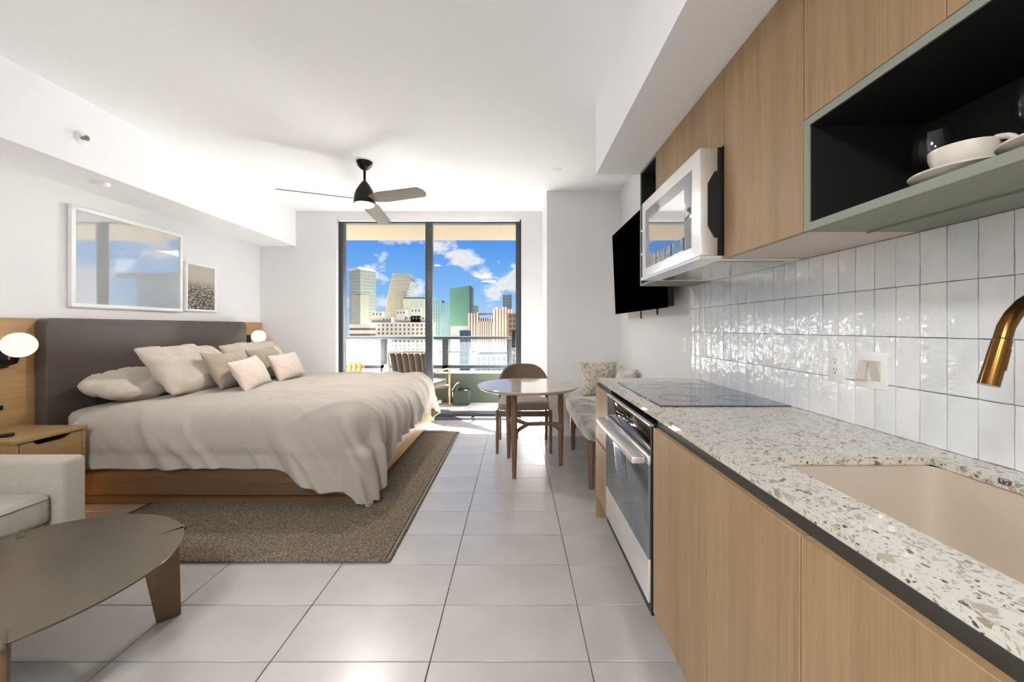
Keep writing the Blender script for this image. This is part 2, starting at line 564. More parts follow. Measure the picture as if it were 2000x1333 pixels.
# terrazzo
m, t, b = nt('terrazzo_stone')
v = coords(t)
dist = N(t, 'ShaderNodeTexNoise'); dist.inputs['Scale'].default_value = 30.0
t.links.new(v, dist.inputs['Vector'])
vm = N(t, 'ShaderNodeVectorMath', operation='MULTIPLY_ADD')
t.links.new(dist.outputs['Color'], vm.inputs[0])
vm.inputs[1].default_value = (0.018, 0.018, 0.018)
t.links.new(v, vm.inputs[2])
col = srgb(206, 200, 190)
for sc_, thr, gap in ((46.0, 0.80, 0.13), (85.0, 0.66, 0.13), (190.0, 0.66, 0.12)):
    vo = N(t, 'ShaderNodeTexVoronoi'); vo.inputs['Scale'].default_value = sc_
    t.links.new(vm.outputs[0], vo.inputs['Vector'])
    ve = N(t, 'ShaderNodeTexVoronoi', feature='DISTANCE_TO_EDGE'); ve.inputs['Scale'].default_value = sc_
    t.links.new(vm.outputs[0], ve.inputs['Vector'])
    sp = N(t, 'ShaderNodeSeparateColor'); t.links.new(vo.outputs['Color'], sp.inputs[0])
    pick = N(t, 'ShaderNodeMath', operation='GREATER_THAN'); pick.inputs[1].default_value = thr
    t.links.new(sp.outputs[0], pick.inputs[0])
    edge = N(t, 'ShaderNodeMath', operation='GREATER_THAN'); edge.inputs[1].default_value = gap
    t.links.new(ve.outputs['Distance'], edge.inputs[0])
    both = N(t, 'ShaderNodeMath', operation='MULTIPLY')
    t.links.new(pick.outputs[0], both.inputs[0]); t.links.new(edge.outputs[0], both.inputs[1])
    chip = cramp(t, sp.outputs[1], [(0.0, srgb(196, 190, 178)), (0.35, srgb(168, 160, 142)), (0.6, srgb(140, 132, 112)), (0.82, srgb(200, 196, 190)), (0.93, srgb(66, 60, 52)), (1.0, srgb(120, 92, 70))])
    col = mixc(t, both.outputs[0], col, chip)
t.links.new(col, b.inputs['Base Color'])
setin(b, Roughness=0.06)
b.inputs['Specular IOR Level'].default_value = 0.7
M['terrazzo'] = m

# hand-made glazed wall tile
m, t, b = nt('white_zellige_tile')
v = coords(t)
oi = N(t, 'ShaderNodeObjectInfo')
rv = N(t, 'ShaderNodeVectorMath', operation='ADD')
cmb = N(t, 'ShaderNodeCombineXYZ')
ml = N(t, 'ShaderNodeMath', operation='MULTIPLY'); ml.inputs[1].default_value = 37.0
t.links.new(oi.outputs['Random'], ml.inputs[0])
t.links.new(ml.outputs[0], cmb.inputs[0])
t.links.new(v, rv.inputs[0]); t.links.new(cmb.outputs[0], rv.inputs[1])
n1 = noise(t, rv.outputs[0], 22.0, 2.0, 0.5)
n2 = noise(t, rv.outputs[0], 9.0, 2.0, 0.5)
tone = cramp(t, oi.outputs['Random'], [(0.0, srgb(224, 226, 227)), (0.5, srgb(230, 231, 231)), (1.0, srgb(234, 234, 232))])
t.links.new(mixc(t, cramp(t, n2, [(0.35, (0, 0, 0, 1)), (0.8, (0.35, 0.35, 0.35, 1))]), tone, srgb(206, 212, 214)), b.inputs['Base Color'])
setin(b, Roughness=0.07)
b.inputs['Specular IOR Level'].default_value = 0.6
bump(t, b, n1, 0.55, 0.008)
M['zellige'] = m

# woven rug
m, t, b = nt('woven_jute_rug')
v = coords(t, (75, 95, 1))
ck = N(t, 'ShaderNodeTexChecker'); ck.inputs['Scale'].default_value = 1.0
t.links.new(v, ck.inputs['Vector'])
v2 = coords(t)
n1 = noise(t, v2, 120.0, 2.0, 0.7)
n2 = noise(t, v2, 2.5, 2.0)
c = cramp(t, n1, [(0.32, srgb(68, 58, 47)), (0.5, srgb(108, 97, 83)), (0.68, srgb(150, 138, 120))])
t.links.new(mixc(t, cramp(t, n2, [(0.3, (0, 0, 0, 1)), (0.7, (0.2, 0.2, 0.2, 1))]), c, srgb(100, 87, 73)), b.inputs['Base Color'])
setin(b, Roughness=0.95)
b.inputs['Specular IOR Level'].default_value = 0.15
ad = N(t, 'ShaderNodeMath', operation='ADD')
t.links.new(ck.outputs['Fac'], ad.inputs[0]); t.links.new(n1, ad.inputs[1])
bump(t, b, ad.outputs[0], 0.5, 0.006)
M['rug'] = m

# ================================================================== the room
XL, XR, YB, YF, ZC = -3.476, 1.205, 5.33, -2.8, 2.834
OX0, OX1, OZ1 = -2.44, 0.07, 2.735                       # balcony door opening
T = 0.26

floor = struct('floor', G().box(XL - T, XR + T, YF - T, YB + 0.03, -0.12, -0.006), M['grout'], 'light grey porcelain tile floor of the studio')
cache = {}
def ftile(x0, x1, y0, y1):
    k = (round(x1 - x0, 3), round(y1 - y0, 3))
    if k not in cache:
        w, d = k
        me = mesh_of('floor_tile', G().box(-w / 2, w / 2, -d / 2, d / 2, -0.006, 0.0), 0.0012, 1, True)
        me.materials.append(M['floor'])
        cache[k] = me
    o = bpy.data.objects.new('floor_tile', cache[k])
    COL.objects.link(o)
    o.location = ((x0 + x1) / 2, (y0 + y1) / 2, 0)
    o.parent = floor
xs = [-0.323 + 0.6 * k for k in range(-7, 5)]
ys = [1.477 + 0.301 * k for k in range(-16, 15)]
for i in range(len(xs) - 1):
    for j in range(len(ys) - 1):
        a, b_, c, d = max(xs[i], XL), min(xs[i + 1], XR), max(ys[j], YF), min(ys[j + 1], YB)
        if b_ - a < 0.02 or d - c < 0.02:
            continue
        ftile(a + 0.002, b_ - 0.002, c + 0.002, d - 0.002)

struct('wall_left', G().box(XL - T, XL, YF - T, YB + T, -0.12, ZC + 0.1), M['wall'], 'white plaster wall behind the bed')
struct('wall_right', G().box(XR, XR + T, YF - T, YB + T, -0.12, ZC + 0.1), M['wall'], 'white plaster wall behind the kitchen and television')
struct('wall_front', G().box(XL, XR, YF - T, YF, -0.12, ZC + 0.1), M['wall'], 'white plaster wall at the entrance end')
g = G()
g.box(XL, OX0, YB, YB + T, -0.12, ZC + 0.1).box(OX1, XR, YB, YB + T, -0.12, ZC + 0.1).box(OX0, OX1, YB, YB + T, OZ1, ZC + 0.1)
struct('wall_back', g, M['wall'], 'white plaster wall around the balcony door')
struct('wall_pier', G().box(0.355, XR + 0.01, 4.54, YB + 0.01, -0.01, ZC + 0.02), M['wall'], 'white boxed pier in the corner beside the balcony door')
struct('ceiling', G().box(XL - T, XR + T, YF - T, YB + T, ZC, ZC + 0.2), M['ceiling'], 'flat white ceiling')
struct('ceiling_beam', G().box(XL - 0.01, -2.987, YF - 0.01, YB + 0.01, 2.36, ZC + 0.02), M['ceiling'], 'dropped white beam along the wall above the bed')
struct('ceiling_soffit', G().box(0.556, XR + 0.01, YF - 0.01, 2.745, 2.322, ZC + 0.02), M['ceiling'], 'dropped white soffit above the kitchen wall cabinets')

# sliding balcony door ------------------------------------------------
win = struct('window_1', G().box(OX0, OX1, 5.40, 5.50, OZ1 - 0.045, OZ1), M['aluminium'], 'dark-framed two-panel sliding glass balcony door')
part('door_jamb', G().box(OX0, OX0 + 0.06, 5.40, 5.52, 0.03, OZ1 - 0.045), M['aluminium'], win, 0.004)
part('door_jamb', G().box(OX1 - 0.075, OX1, 5.38, 5.52, 0.03, OZ1 - 0.045), M['aluminium'], win, 0.004)
part('meeting_stile', G().box(-1.245, -1.15, 5.39, 5.47, 0.03, OZ1 - 0.045), M['aluminium'], win, 0.004)
part('door_track', G().box(OX0, OX1, 5.34, 5.58, -0.02, 0.03), M['aluminium'], win, 0.004)
part('track_rail', G().box(OX0, OX1, 5.44, 5.455, 0.03, 0.045), M['aluminium'], win)
part('bottom_rail', G().box(-2.38, -1.245, 5.42, 5.46, 0.03, 0.10), M['aluminium'], win, 0.003)
part('bottom_rail', G().box(-1.15, -0.005, 5.46, 5.50, 0.03, 0.10), M['aluminium'], win, 0.003)
part('glass_pane', G().box(-2.38, -1.245, 5.436, 5.442, 0.10, OZ1 - 0.045), M['glass'], win)
part('glass_pane', G().box(-1.15, -0.005, 5.476, 5.482, 0.10, OZ1 - 0.045), M['glass'], win)
hd = part('door_handle', G().tube([(-0.035, 5.38, 1.18), (-0.035, 5.345, 1.165), (-0.035, 5.335, 1.10), (-0.035, 5.345, 1.04), (-0.035, 5.38, 1.02)], 0.011, 8), M['black'], win, smooth=True, label='black pull handle on the sliding panel')
part('lock_plate', G().box(-0.06, -0.01, 5.375, 5.382, 0.98, 1.22), M['black'], hd, 0.004)
g = G().box(OX0 + 0.02, OX1 - 0.02, 5.35, 5.40, OZ1 - 0.028, OZ1)
part('shade_cassette', g, M['reveal'], win, 0.006, label='slim white roller shade cassette')

# ceiling and wall fittings ------------------------------------------
t_ = thing('sprinkler_head', 'small white sprinkler head on the face of the beam', 'sprinkler', (-2.987, 2.696, 2.53))
part('escutcheon', G().lathe([(0.040, 0.0), (0.038, 0.006), (0.02, 0.012), (0.0, 0.012)], (-2.987, 2.696, 2.555), 20, 'x'), M['whiteplastic'], t_, smooth=True)
part('nozzle', G().lathe([(0.012, 0.01), (0.012, 0.03), (0.006, 0.04), (0.018, 0.042), (0.018, 0.046), (0.0, 0.046)], (-2.987, 2.696, 2.555), 12, 'x'), M['steel_side'], t_, smooth=True)
single('smoke_detector', 'flat white disc detector under the beam above the picture', 'detector', G().lathe([(0.0, -0.026), (0.045, -0.024), (0.055, -0.012), (0.058, 0.0)], (-3.17, 2.996, 2.36), 28), M['whiteplastic'], smooth=True)
single('concealed_sprinkler', 'tiny white concealed sprinkler plate on the ceiling near the pier', 'sprinkler', G().lathe([(0.0, -0.006), (0.035, -0.005), (0.04, 0.0)], (0.41, 3.92, ZC), 24), M['whiteplastic'], smooth=True)

# unseen disc lights added behind the camera to brighten the room
def fill_light(x, y, label):
    r = thing('added_fill_light', label, 'fill light', (x, y, ZC - 0.06), 'added fill lights behind the camera')
    part('light_ring', G().lathe([(0.30, -0.055), (0.33, -0.05), (0.33, 0.0), (0.28, 0.0), (0.28, -0.055), (0.30, -0.055)], (x, y, ZC), 40, cap=False), M['whiteplastic'], r, smooth=True)
    part('diffuser', G().lathe([(0.0, -0.052), (0.279, -0.052), (0.279, -0.04), (0.0, -0.04)], (x, y, ZC), 40), M['diffuser'], r)
    li = bpy.data.lights.new('fill_lamp', 'AREA')
    li.shape = 'DISK'
    li.size = 0.54
    li.energy = FILL_E
    li.color = (0.97, 0.985, 1.0)
    lo = bpy.data.objects.new('fill_lamp', li)
    COL.objects.link(lo)
    lo.parent = r
    lo.location = (0, 0, 0.004)
M['diffuser'] = emission('fill_light_diffuser', (1.0, 0.96, 0.9, 1), 3.0)
fill_light(-1.0, -0.75, 'round white added fill light over the kitchen aisle')
fill_light(-0.9, -2.05, 'round white added fill light nearest the entrance wall')

# ================================================================== the balcony
BY = 6.56
struct('balcony_floor', G().box(-5.5, 3.5, YB + T, BY + 0.25, -0.2, 0.0), M['concrete'], 'pale concrete balcony floor')
struct('balcony_parapet', G().box(-5.5, 3.5, BY, BY + 0.2, 0.0, 0.49), M['parapet'], 'low green-grey parapet of the balcony')
struct('parapet_coping', G().box(-5.5, 3.5, BY - 0.015, BY + 0.215, 0.49, 0.51), M['concrete'], 'pale coping along the balcony parapet')
struct('balcony_ceiling', G().box(-5.5, 3.5, YB + T, BY + 0.22, 2.76, 3.0), M['soffit'], 'cream painted underside of the balcony above')
rail = thing('balcony_railing', 'dark metal balcony railing with hazy glass panels on the parapet', 'railing', (-1.0, BY + 0.1, 0.51))
part('top_rail', G().box(-5.4, 3.4, BY + 0.06, BY + 0.14, 1.055, 1.105), M['railmetal'], rail, 0.006)
part('lower_rail', G().box(-5.4, 3.4, BY + 0.075, BY + 0.125, 0.565, 0.62), M['railmetal'], rail, 0.004)
rp = [(746 - CX) / F_PX * BY, (868 - CX) / F_PX * BY, (996 - CX) / F_PX * BY]
posts = [rp[0] - 2.2, rp[0] - 1.1, rp[0], rp[1], rp[2], rp[2] + 1.1, rp[2] + 2.2]
for x in posts:
    part('post', G().box(x - 0.05, x + 0.05, BY + 0.075, BY + 0.13, 0.51, 1.055), M['railmetal'], rail, 0.004)
for a, b_ in zip(posts[:-1], posts[1:]):
    part('glass_panel', G().box(a + 0.055, b_ - 0.055, BY + 0.096, BY + 0.106, 0.62, 1.055), M['railglass'], rail)

# balcony lounge chairs: thin metal frame, channelled back
def lounge(label, x, y, rz, mat, sc=1.0):
    r = thing('balcony_chair', label, 'chair', (0, 0, 0), 'lounge chairs on the balcony')
    w, hgt = 0.29, 0.88
    def back(u, tz):
        # inclined back with vertical channels
        z = 0.36 + (hgt - 0.36) * tz
        yy = -0.24 - 0.14 * tz
        return yy, z
    nch = 6
    for k in range(nch):
        x0 = -w + 2 * w * (k + 0.04) / nch
        x1 = -w + 2 * w * (k + 0.96) / nch
        g = G()
        def fn(u, v_, x0=x0, x1=x1):
            a = 2 * PI * u
            yy, z = back(0, v_)
            return ((x0 + x1) / 2 + math.cos(a) * (x1 - x0) / 2, yy + math.sin(a) * 0.04, z)
        g.grid(fn, 12, 6, True)
        part('back_channel', g, mat, r, smooth='all')
    g = G()
    pts = [(-w - 0.03, -0.20, 0.02), (-w - 0.03, -0.27, 0.45), (-w - 0.03, -0.38, 0.86), (-w + 0.02, -0.40, 0.91), (0, -0.40, 0.91), (w - 0.02, -0.40, 0.91), (w + 0.03, -0.38, 0.86), (w + 0.03, -0.27, 0.45), (w + 0.03, -0.20, 0.02)]
    part('back_frame', g.tube(pts, 0.014, 8), M['rattan'], r, smooth=True)
    part('seat_cushion', G().box(-w, w, -0.22, 0.34, 0.34, 0.44), mat, r, 0.03, 3)
    for s in (-1, 1):
        part('armrest', G().tube([(s * (w + 0.03), -0.33, 0.60), (s * (w + 0.03), 0.30, 0.60), (s * (w + 0.03), 0.36, 0.57), (s * (w + 0.03), 0.36, 0.02)], 0.014, 8), M['rattan'], r, smooth=True)
    part('seat_frame', G().tube([(-w - 0.03, 0.36, 0.33), (w + 0.03, 0.36, 0.33)], 0.012, 8), M['rattan'], r, smooth=True)
    part('seat_frame', G().tube([(-w - 0.03, -0.245, 0.33), (w + 0.03, -0.245, 0.33)], 0.012, 8), M['rattan'], r, smooth=True)
    r.location = (x, y, 0)
    r.rotation_euler = (0, 0, rz)
    r.scale = (sc, sc, sc)
    return r
M['strap_gold'] = fabric('golden_chair_cushion', srgb(124, 88, 44), var=0.1, scale=120, bmp=0.2)
lounge('brown channel-back balcony chair behind the door stile', -1.46, 6.0, R(-14), M['strap'])
lounge('golden channel-back balcony chair at the left, mostly hidden by the bed', -2.62, 6.06, R(200), M['strap_gold'], 0.76)
t_ = thing('outdoor_pouf', 'dark green box-shaped pouf against the balcony parapet', 'pouf', (-0.92, 6.36, 0.0))
part('pouf_body', G().box(-1.02, -0.74, 6.26, 6.50, 0.01, 0.255), M['olive'], t_, 0.03, 3)
part('pouf_bolster', G().prism([(-1.04, 0.24), (-0.94, 0.24), (-0.91, 0.34), (-0.95, 0.37)], 6.25, 6.49, 'y'), M['olive'], t_, 0.02, 3)
single('garden_ball', 'small white ball on the balcony floor by the door stile', 'ball', G().sphere((-1.24, 6.42, 0.04), 0.04, 20, 12), M['china'], smooth='all')
t_ = thing('balcony_side_table', 'small white balcony table between the two lounge chairs', 'table', (-2.02, 6.1, 0))
part('table_top', G().lathe([(0.0, 0.50), (0.16, 0.50), (0.165, 0.51), (0.16, 0.525), (0.0, 0.525)], (-2.02, 6.1, 0), 32), M['china'], t_, smooth=True)
part('pedestal', G().lathe([(0.14, 0.0), (0.13, 0.015), (0.03, 0.04), (0.025, 0.25), (0.035, 0.47), (0.06, 0.50)], (-2.02, 6.1, 0), 24), M['china'], t_, smooth=True)
single('balcony_vase', 'white ceramic vase on the small balcony table', 'vase', G().lathe([(0.03, 0.525), (0.05, 0.56), (0.045, 0.61), (0.02, 0.66), (0.022, 0.68)], (-2.02, 6.1, 0), 20), M['china'], smooth=True)

# ================================================================== the city
def at(px, py, Y):
    return ((px - CX) / F_PX * Y, H - (py - CY) / F_PX * Y)
ZG = -85.0
M['street'] = plain('hazy_city_ground', srgb(46, 50, 50), 0.9, grain=0.15, gscale=0.05)
struct('city_ground', G().box(-1500, 1500, 60, 2400, ZG - 5, ZG), M['street'], 'hazy city ground far below the balcony')

def facade(root, x0, x1, y0, y1, z0, z1, floor_h, bay, m_slab, m_pier, slab_t, pier_t, out=0.5):
    """floor slabs and piers standing proud of a glazed body, front and both sides"""
    n = max(1, int((z1 - z0) / floor_h))
    g = G()
    if slab_t:
        for k in range(n + 1):
            z = z1 - k * floor_h
            g.box(x0 - out, x1 + out, y0 - out, y1 + out, z - slab_t, z)
        part('floor_slabs', g, m_slab, root, stuff=True)
    g = G()
    if pier_t:
        m_ = max(1, round((x1 - x0) / bay))
        for k in range(m_ + 1):
            x = x0 + (x1 - x0) * k / m_
            g.box(x - pier_t / 2, x + pier_t / 2, y0 - out * 0.8, y0 + 0.2, z0, z1)
        m_ = max(1, round((y1 - y0) / bay))
        for k in range(m_ + 1):
            y = y0 + (y1 - y0) * k / m_
            g.box(x0 - out * 0.8, x0 + 0.2, y - pier_t / 2, y + pier_t / 2, z0, z1)
            g.box(x1 - 0.2, x1 + out * 0.8, y - pier_t / 2, y + pier_t / 2, z0, z1)
        part('facade_piers', g, m_pier, root, stuff=True)

def cplain(name, c, rough=0.6, spec=0.4, metal=0.0):
    c = tuple(0.86 * q for q in c[:3]) + (1.0,)
    return plain(name, c, rough, metal=metal, spec=spec, grain=0.06, gscale=0.12)
C = dict(
    greyglass=cplain('grey_tower_glass', srgb(148, 152, 148), 0.25, 0.5), greyslab=cplain('grey_tower_slab', srgb(186, 178, 160)),
    gold=cplain('golden_tower_glass', srgb(176, 166, 144), 0.3, 0.5), goldslab=cplain('golden_tower_slab', srgb(198, 187, 166)),
    cond=cplain('white_condo_wall', srgb(206, 196, 178)), condglass=cplain('dark_condo_window', srgb(96, 104, 104), 0.2, 0.5),
    beige=cplain('beige_stone', srgb(216, 205, 190)), brown=cplain('brown_window', srgb(112, 96, 80), 0.3),
    green=cplain('green_curtain_glass', srgb(88, 130, 110), 0.08, 0.7), greenline=cplain('green_mullion', srgb(80, 120, 104), 0.4),
    teal=cplain('teal_glass', srgb(126, 150, 146), 0.2), blue=cplain('blue_grey_glass', srgb(92, 110, 122), 0.2), slate=cplain('slate_line', srgb(120, 134, 142)),
    dark=cplain('dark_roof', srgb(70, 78, 80)), rust=cplain('rust_brick', srgb(178, 134, 110)), white=cplain('white_block', srgb(226, 226, 220)), paleglass=cplain('pale_window', srgb(160, 176, 178), 0.3))

def tower(name, label, px0, px1, py, Y, depth, body, slab, fh=3.4, bay=4.0, st=0.9, pt=0.5, out=0.5, zb=ZG, roof=None, pier=None):
    x0, z1 = at(px0, py, Y)
    x1, _ = at(px1, py, Y)
    r = thing(name, label, 'building', ((x0 + x1) / 2, Y + depth / 2, zb))
    part('tower_body', G().box(x0, x1, Y, Y + depth, zb, z1), body, r)
    facade(r, x0, x1, Y, Y + depth, max(zb, -70), z1, fh, bay, slab, pier or slab, st, pt, out)
    if roof:
        part('roof', G().box(x0 - out, x1 + out, Y - out, Y + depth + out, z1, z1 + roof), C['dark'], r)
    return r, x0, x1, z1

# left grey tower, turned so that two faces show
x, z = at(701, 527, 420)
r = thing('office_tower', 'tall grey glass tower at the left of the skyline', 'building', (x, 430, ZG))
s2 = 9.4
part('tower_body', G().box(x - s2, x + s2, 430 - s2, 430 + s2, ZG, z), C['greyglass'], r)
facade(r, x - s2, x + s2, 430 - s2, 430 + s2, -60, z, 3.6, 2.7, C['greyslab'], C['greyslab'], 0.7, 0.5, 0.35)
part('roof', G().prism([(x - s2, z), (x + s2, z), (x + s2 * 0.4, z + 2.6), (x - s2 * 0.2, z + 2.6)], 430 - s2, 430 + s2, 'y'), C['greyslab'], r)
part('lower_wing', G().box(x - 2, x + s2 + 1.2, 430 - s2 - 1.2, 430, -10, z - 27), C['gold'], r, label='golden lower face of the grey tower')
r.rotation_euler = (0, 0, R(-32))

# curved tower
Y = 460
prof = [(750, 700), (752, 620), (756, 585), (763, 548), (768, 538), (796, 538), (803, 549), (799, 560), (793, 575), (789, 590), (789, 700)]
pp = [at(a, b_, Y) for a, b_ in prof]
r = thing('curved_tower', 'golden tower with a curved flank and sloping crown', 'building', (pp[0][0] + 10, Y + 12, pp[0][1]))
part('tower_body', G().prism(pp, Y, Y + 24, 'y'), C['gold'], r)
g = G()
for k in range(26):
    py = 545 + k * 5.0
    def xl(py):
        for (a, b_), (c, d) in zip(prof[4::-1], prof[3::-1]):
            if b_ <= py <= d: return a + (c - a) * (py - b_) / (d - b_)
        return 751
    def xr(py):
        q = prof[5:]
        for (a, b_), (c, d) in zip(q, q[1:]):
            if b_ <= py <= d: return a + (c - a) * (py - b_) / (d - b_)
        return 789
    a, zz = at(xl(py), py, Y); b_, _ = at(xr(py), py, Y)
    g.box(a - 0.2, b_ + 0.2, Y - 0.5, Y + 24.5, zz - 0.8, zz)
part('floor_slabs', g, C['goldslab'], r, stuff=True)
a, zt = at(766, 540, Y); b_, _ = at(798, 540, Y)
part('crown', G().box(a, b_, Y + 2, Y + 20, zt - 1, zt + 3.5), C['greyslab'], r)
g = G()
for k in range(7):
    a, zt = at(762 + k * 4.4, 575, Y)
    g.box(a - 0.35, a + 0.35, Y - 0.8, Y, at(0, 660, Y)[1], zt + (k % 2) * 4)
part('facade_piers', g, C['goldslab'], r, stuff=True)
tower('slab_roof_block', 'pale block with a wide dark flat roof beside the curved tower', 789, 828, 584, 440, 25, C['greyslab'], C['goldslab'], 4.0, 6.0, 0.5, 0.4, roof=1.6)

# white condominium with punched windows, stepped
r, x0, x1, z1 = tower('condominium', 'long white condominium block with a grid of dark windows', 719, 836, 630, 300, 22, C['condglass'], C['cond'], 3.1, 3.3, 1.35, 1.7, 0.4)
for pa, pb, py in ((723, 744, 609), (744, 762, 620), (772, 790, 606), (789, 834, 617), (800, 820, 602)):
    a, zt = at(pa, py, 300); b_, _ = at(pb, py, 300)
    st_ = part('penthouse_block', G().box(a, b_, 303, 308, z1, zt), C['cond'], r)
    n_ = max(1, int((b_ - a) / 2.2))
    for k in range(n_):
        xx = a + (b_ - a) * (k + 0.5) / n_
        part('window', G().box(xx - 0.55, xx + 0.55, 302.9, 303.1, zt - 2.6, zt - 1.0), C['condglass'], st_)
tower('low_beige_block', 'low beige block in front of the grey tower', 683, 722, 634, 285, 12, C['brown'], C['beige'], 4.2, 30, 2.6, 0.0, 0.4)
tower('teal_tower', 'slim teal glass tower right of the door stile', 838, 862, 586, 390, 18, C['teal'], C['greenline'], 3.6, 2.5, 0.3, 0.4, 0.3)
tower('blue_tower', 'dark blue-grey glass tower beside the green one', 861, 881, 592, 375, 18, C['blue'], C['slate'], 3.6, 2.2, 0.0, 0.5, 0.3)
# green glass tower with a slanted top
Y = 350
a, zl = at(879, 564, Y); b_, zr = at(917, 558, Y)
r = thing('green_glass_tower', 'broad green glass tower with a slanted roofline', 'building', ((a + b_) / 2, Y + 9, ZG))
part('tower_body', G().prism([(a, ZG), (b_, ZG), (b_, zr), (a, zl)], Y, Y + 18, 'y'), C['green'], r)
g = G()
for k in range(34):
    zz = zl - 1.5 - k * 3.6
    g.box(a - 0.1, b_ + 0.1, Y - 0.12, Y, zz - 0.25, zz)
for k in range(13):
    xx = a + (b_ - a) * k / 12
    g.box(xx - 0.1, xx + 0.1, Y - 0.12, Y, -70, zl - 0.5)
part('mullion_grid', g, C['greenline'], r, stuff=True)
part('end_wall', G().prism([(b_, ZG), (b_ + 1.6, ZG), (b_ + 1.6, zr - 0.6), (b_, zr)], Y + 1, Y + 18, 'y'), C['dark'], r)
tower('distant_block', 'small grey block just right of the green tower', 916, 931, 596, 430, 16, C['blue'], C['greyslab'], 3.6, 4, 0.8, 0.4)
tower('pink_block', 'low pinkish block in front of the green tower', 880, 912, 637, 240, 14, C['beige'], C['beige'], 6.0, 40, 0.4, 0.0, 0.2)
# striped twin building
r, x0, x1, z1 = tower('striped_building', 'beige building with vertical window stripes right of the green tower', 916, 932, 612, 300, 18, C['brown'], C['beige'], 3.4, 2.1, 0.0, 1.0, 0.5)
a, zt = at(931, 622, 300); b_, _ = at(966, 622, 300)
mid = part('middle_wing', G().box(a, b_, 301, 316, ZG, zt), C['brown'], r)
g = G()
for k in range(9):
    xx = a + (b_ - a) * k / 8
    g.box(xx - 0.45, xx + 0.45, 300.4, 301.2, -70, zt)
g.box(a, b_, 300.4, 301.2, zt - 2.5, zt)
part('facade_piers', g, C['beige'], mid, stuff=True)
a2, zt2 = at(931, 612, 300); b2, _ = at(966, 612, 300)
part('sky_bridge', G().box(a2, b2, 304, 314, zt2 - 1.0, zt2), C['dark'], r)
a, zt = at(965, 604, 300); b_, _ = at(999, 604, 300)
rt = part('right_wing', G().box(a, b_, 300, 318, ZG, zt), C['brown'], r)
g = G()
for k in range(7):
    xx = a + (b_ - a) * k / 6
    g.box(xx - 0.75, xx + 0.75, 299.4, 300.2, -70, zt + (1.6 if k in (1, 3, 4) else 0))
part('facade_piers', g, C['beige'], rt, stuff=True)
tower('far_grey_tower', 'distant blue-grey tower above the striped building', 982, 999, 576, 470, 18, C['slate'], C['greyslab'], 3.6, 3, 0.4, 0.3, 0.3)
tower('rust_building', 'rust coloured building at the right end of the skyline', 993, 1016, 612, 270, 16, C['brown'], C['rust'], 3.4, 3.0, 1.0, 0.9)
tower('glass_low_block', 'low teal-windowed block before the striped building', 899, 915, 645, 200, 8, C['blue'], C['slate'], 3.4, 2.0, 0.5, 0.3)
tower('white_lowrise', 'long white low-rise with many windows seen through the rail glass', 930, 1000, 693, 200, 25, C['paleglass'], C['white'], 3.2, 2.6, 1.1, 1.2, 0.4)
tower('white_podium', 'white podium block under the condominium', 690, 838, 700, 270, 12, C['paleglass'], C['white'], 3.3, 2.8, 1.1, 1.2, 0.4)
tower('pale_lowrise', 'pale low block below the pinkish block', 846, 925, 690, 215, 18, C['beige'], C['white'], 3.6, 6.0, 0.8, 1.2, 0.4)
# neighbouring tower to the right of the balcony (its slabs show in the picture glass)
r = thing('neighbour_tower', 'grey tower with balcony slabs mirrored in the large picture glass', 'building', (17.0, 34, -30))
part('tower_body', G().box(14.0, 22.5, 30.5, 42, -30, 5.2), C['white'], r)
for k, z in enumerate((5.3, 2.1, -1.1, -4.3)):
    sb = part('balcony_slab', G().box(12.2, 22.6, 29.0, 31.0, z - 0.35, z), C['greyslab'], r)
    part('balustrade', G().box(12.2, 22.6, 29.0, 29.06, z, z + 1.0), M['railglass'], sb)
g = G()
for xx in (13.2, 15.2, 17.5):
    g.box(xx - 0.08, xx + 0.08, 30.0, 30.16, 5.3, 7.0)
g.box(12.8, 20, 29.6, 32, 7.0, 7.25)
part('roof_pergola', g, C['white'], r)

# ================================================================== kitchen, base run
ZT, ZB = 0.914, 0.155                                     # worktop height, bottom of the fronts
XC, XD = 0.55, 0.53                                       # worktop edge, door fronts
KY0, KY1 = -0.30, 2.655

# worktop with the sink cut-out
SX0, SX1, SY0, SY1 = 0.675, 1.095, 0.36, 1.035
g = G()
ztb = ZT - 0.020
xcuts = [XC, SX0, SX1, XR]
ycuts = [KY0, SY0, SY1, KY1]
idx = {}
for lev, z in enumerate((ztb, ZT)):
    for i, x in enumerate(xcuts):
        for j, y in enumerate(ycuts):
            idx[(i, j, lev)] = len(g.v)
            g.v.append((x, y, z))
for i in range(3):
    for j in range(3):
        if (i, j) == (1, 1):
            continue
        g.f.append((idx[(i, j, 1)], idx[(i + 1, j, 1)], idx[(i + 1, j + 1, 1)], idx[(i, j + 1, 1)]))
        g.f.append((idx[(i, j, 0)], idx[(i, j + 1, 0)], idx[(i + 1, j + 1, 0)], idx[(i + 1, j, 0)]))
def wallq(a, b_):
    g.f.append((idx[a + (0,)], idx[b_ + (0,)], idx[b_ + (1,)], idx[a + (1,)]))
for k in range(3):
    wallq((k, 0), (k + 1, 0)); wallq((k, 3), (k + 1, 3)); wallq((0, k), (0, k + 1)); wallq((3, k), (3, k + 1))
wallq((1, 1), (2, 1)); wallq((1, 2), (2, 2)); wallq((1, 1), (1, 2)); wallq((2, 1), (2, 2))
o = part('worktop', g, M['terrazzo'])
o['label'] = 'long terrazzo kitchen worktop with a cut-out for the sink'
o['category'] = 'worktop'

def door_handle_channel(root, y0, y1):
    part('handle_channel', G().box(XD + 0.018, XD + 0.03, y0, y1, 0.855, ztb), M['channel'], root)

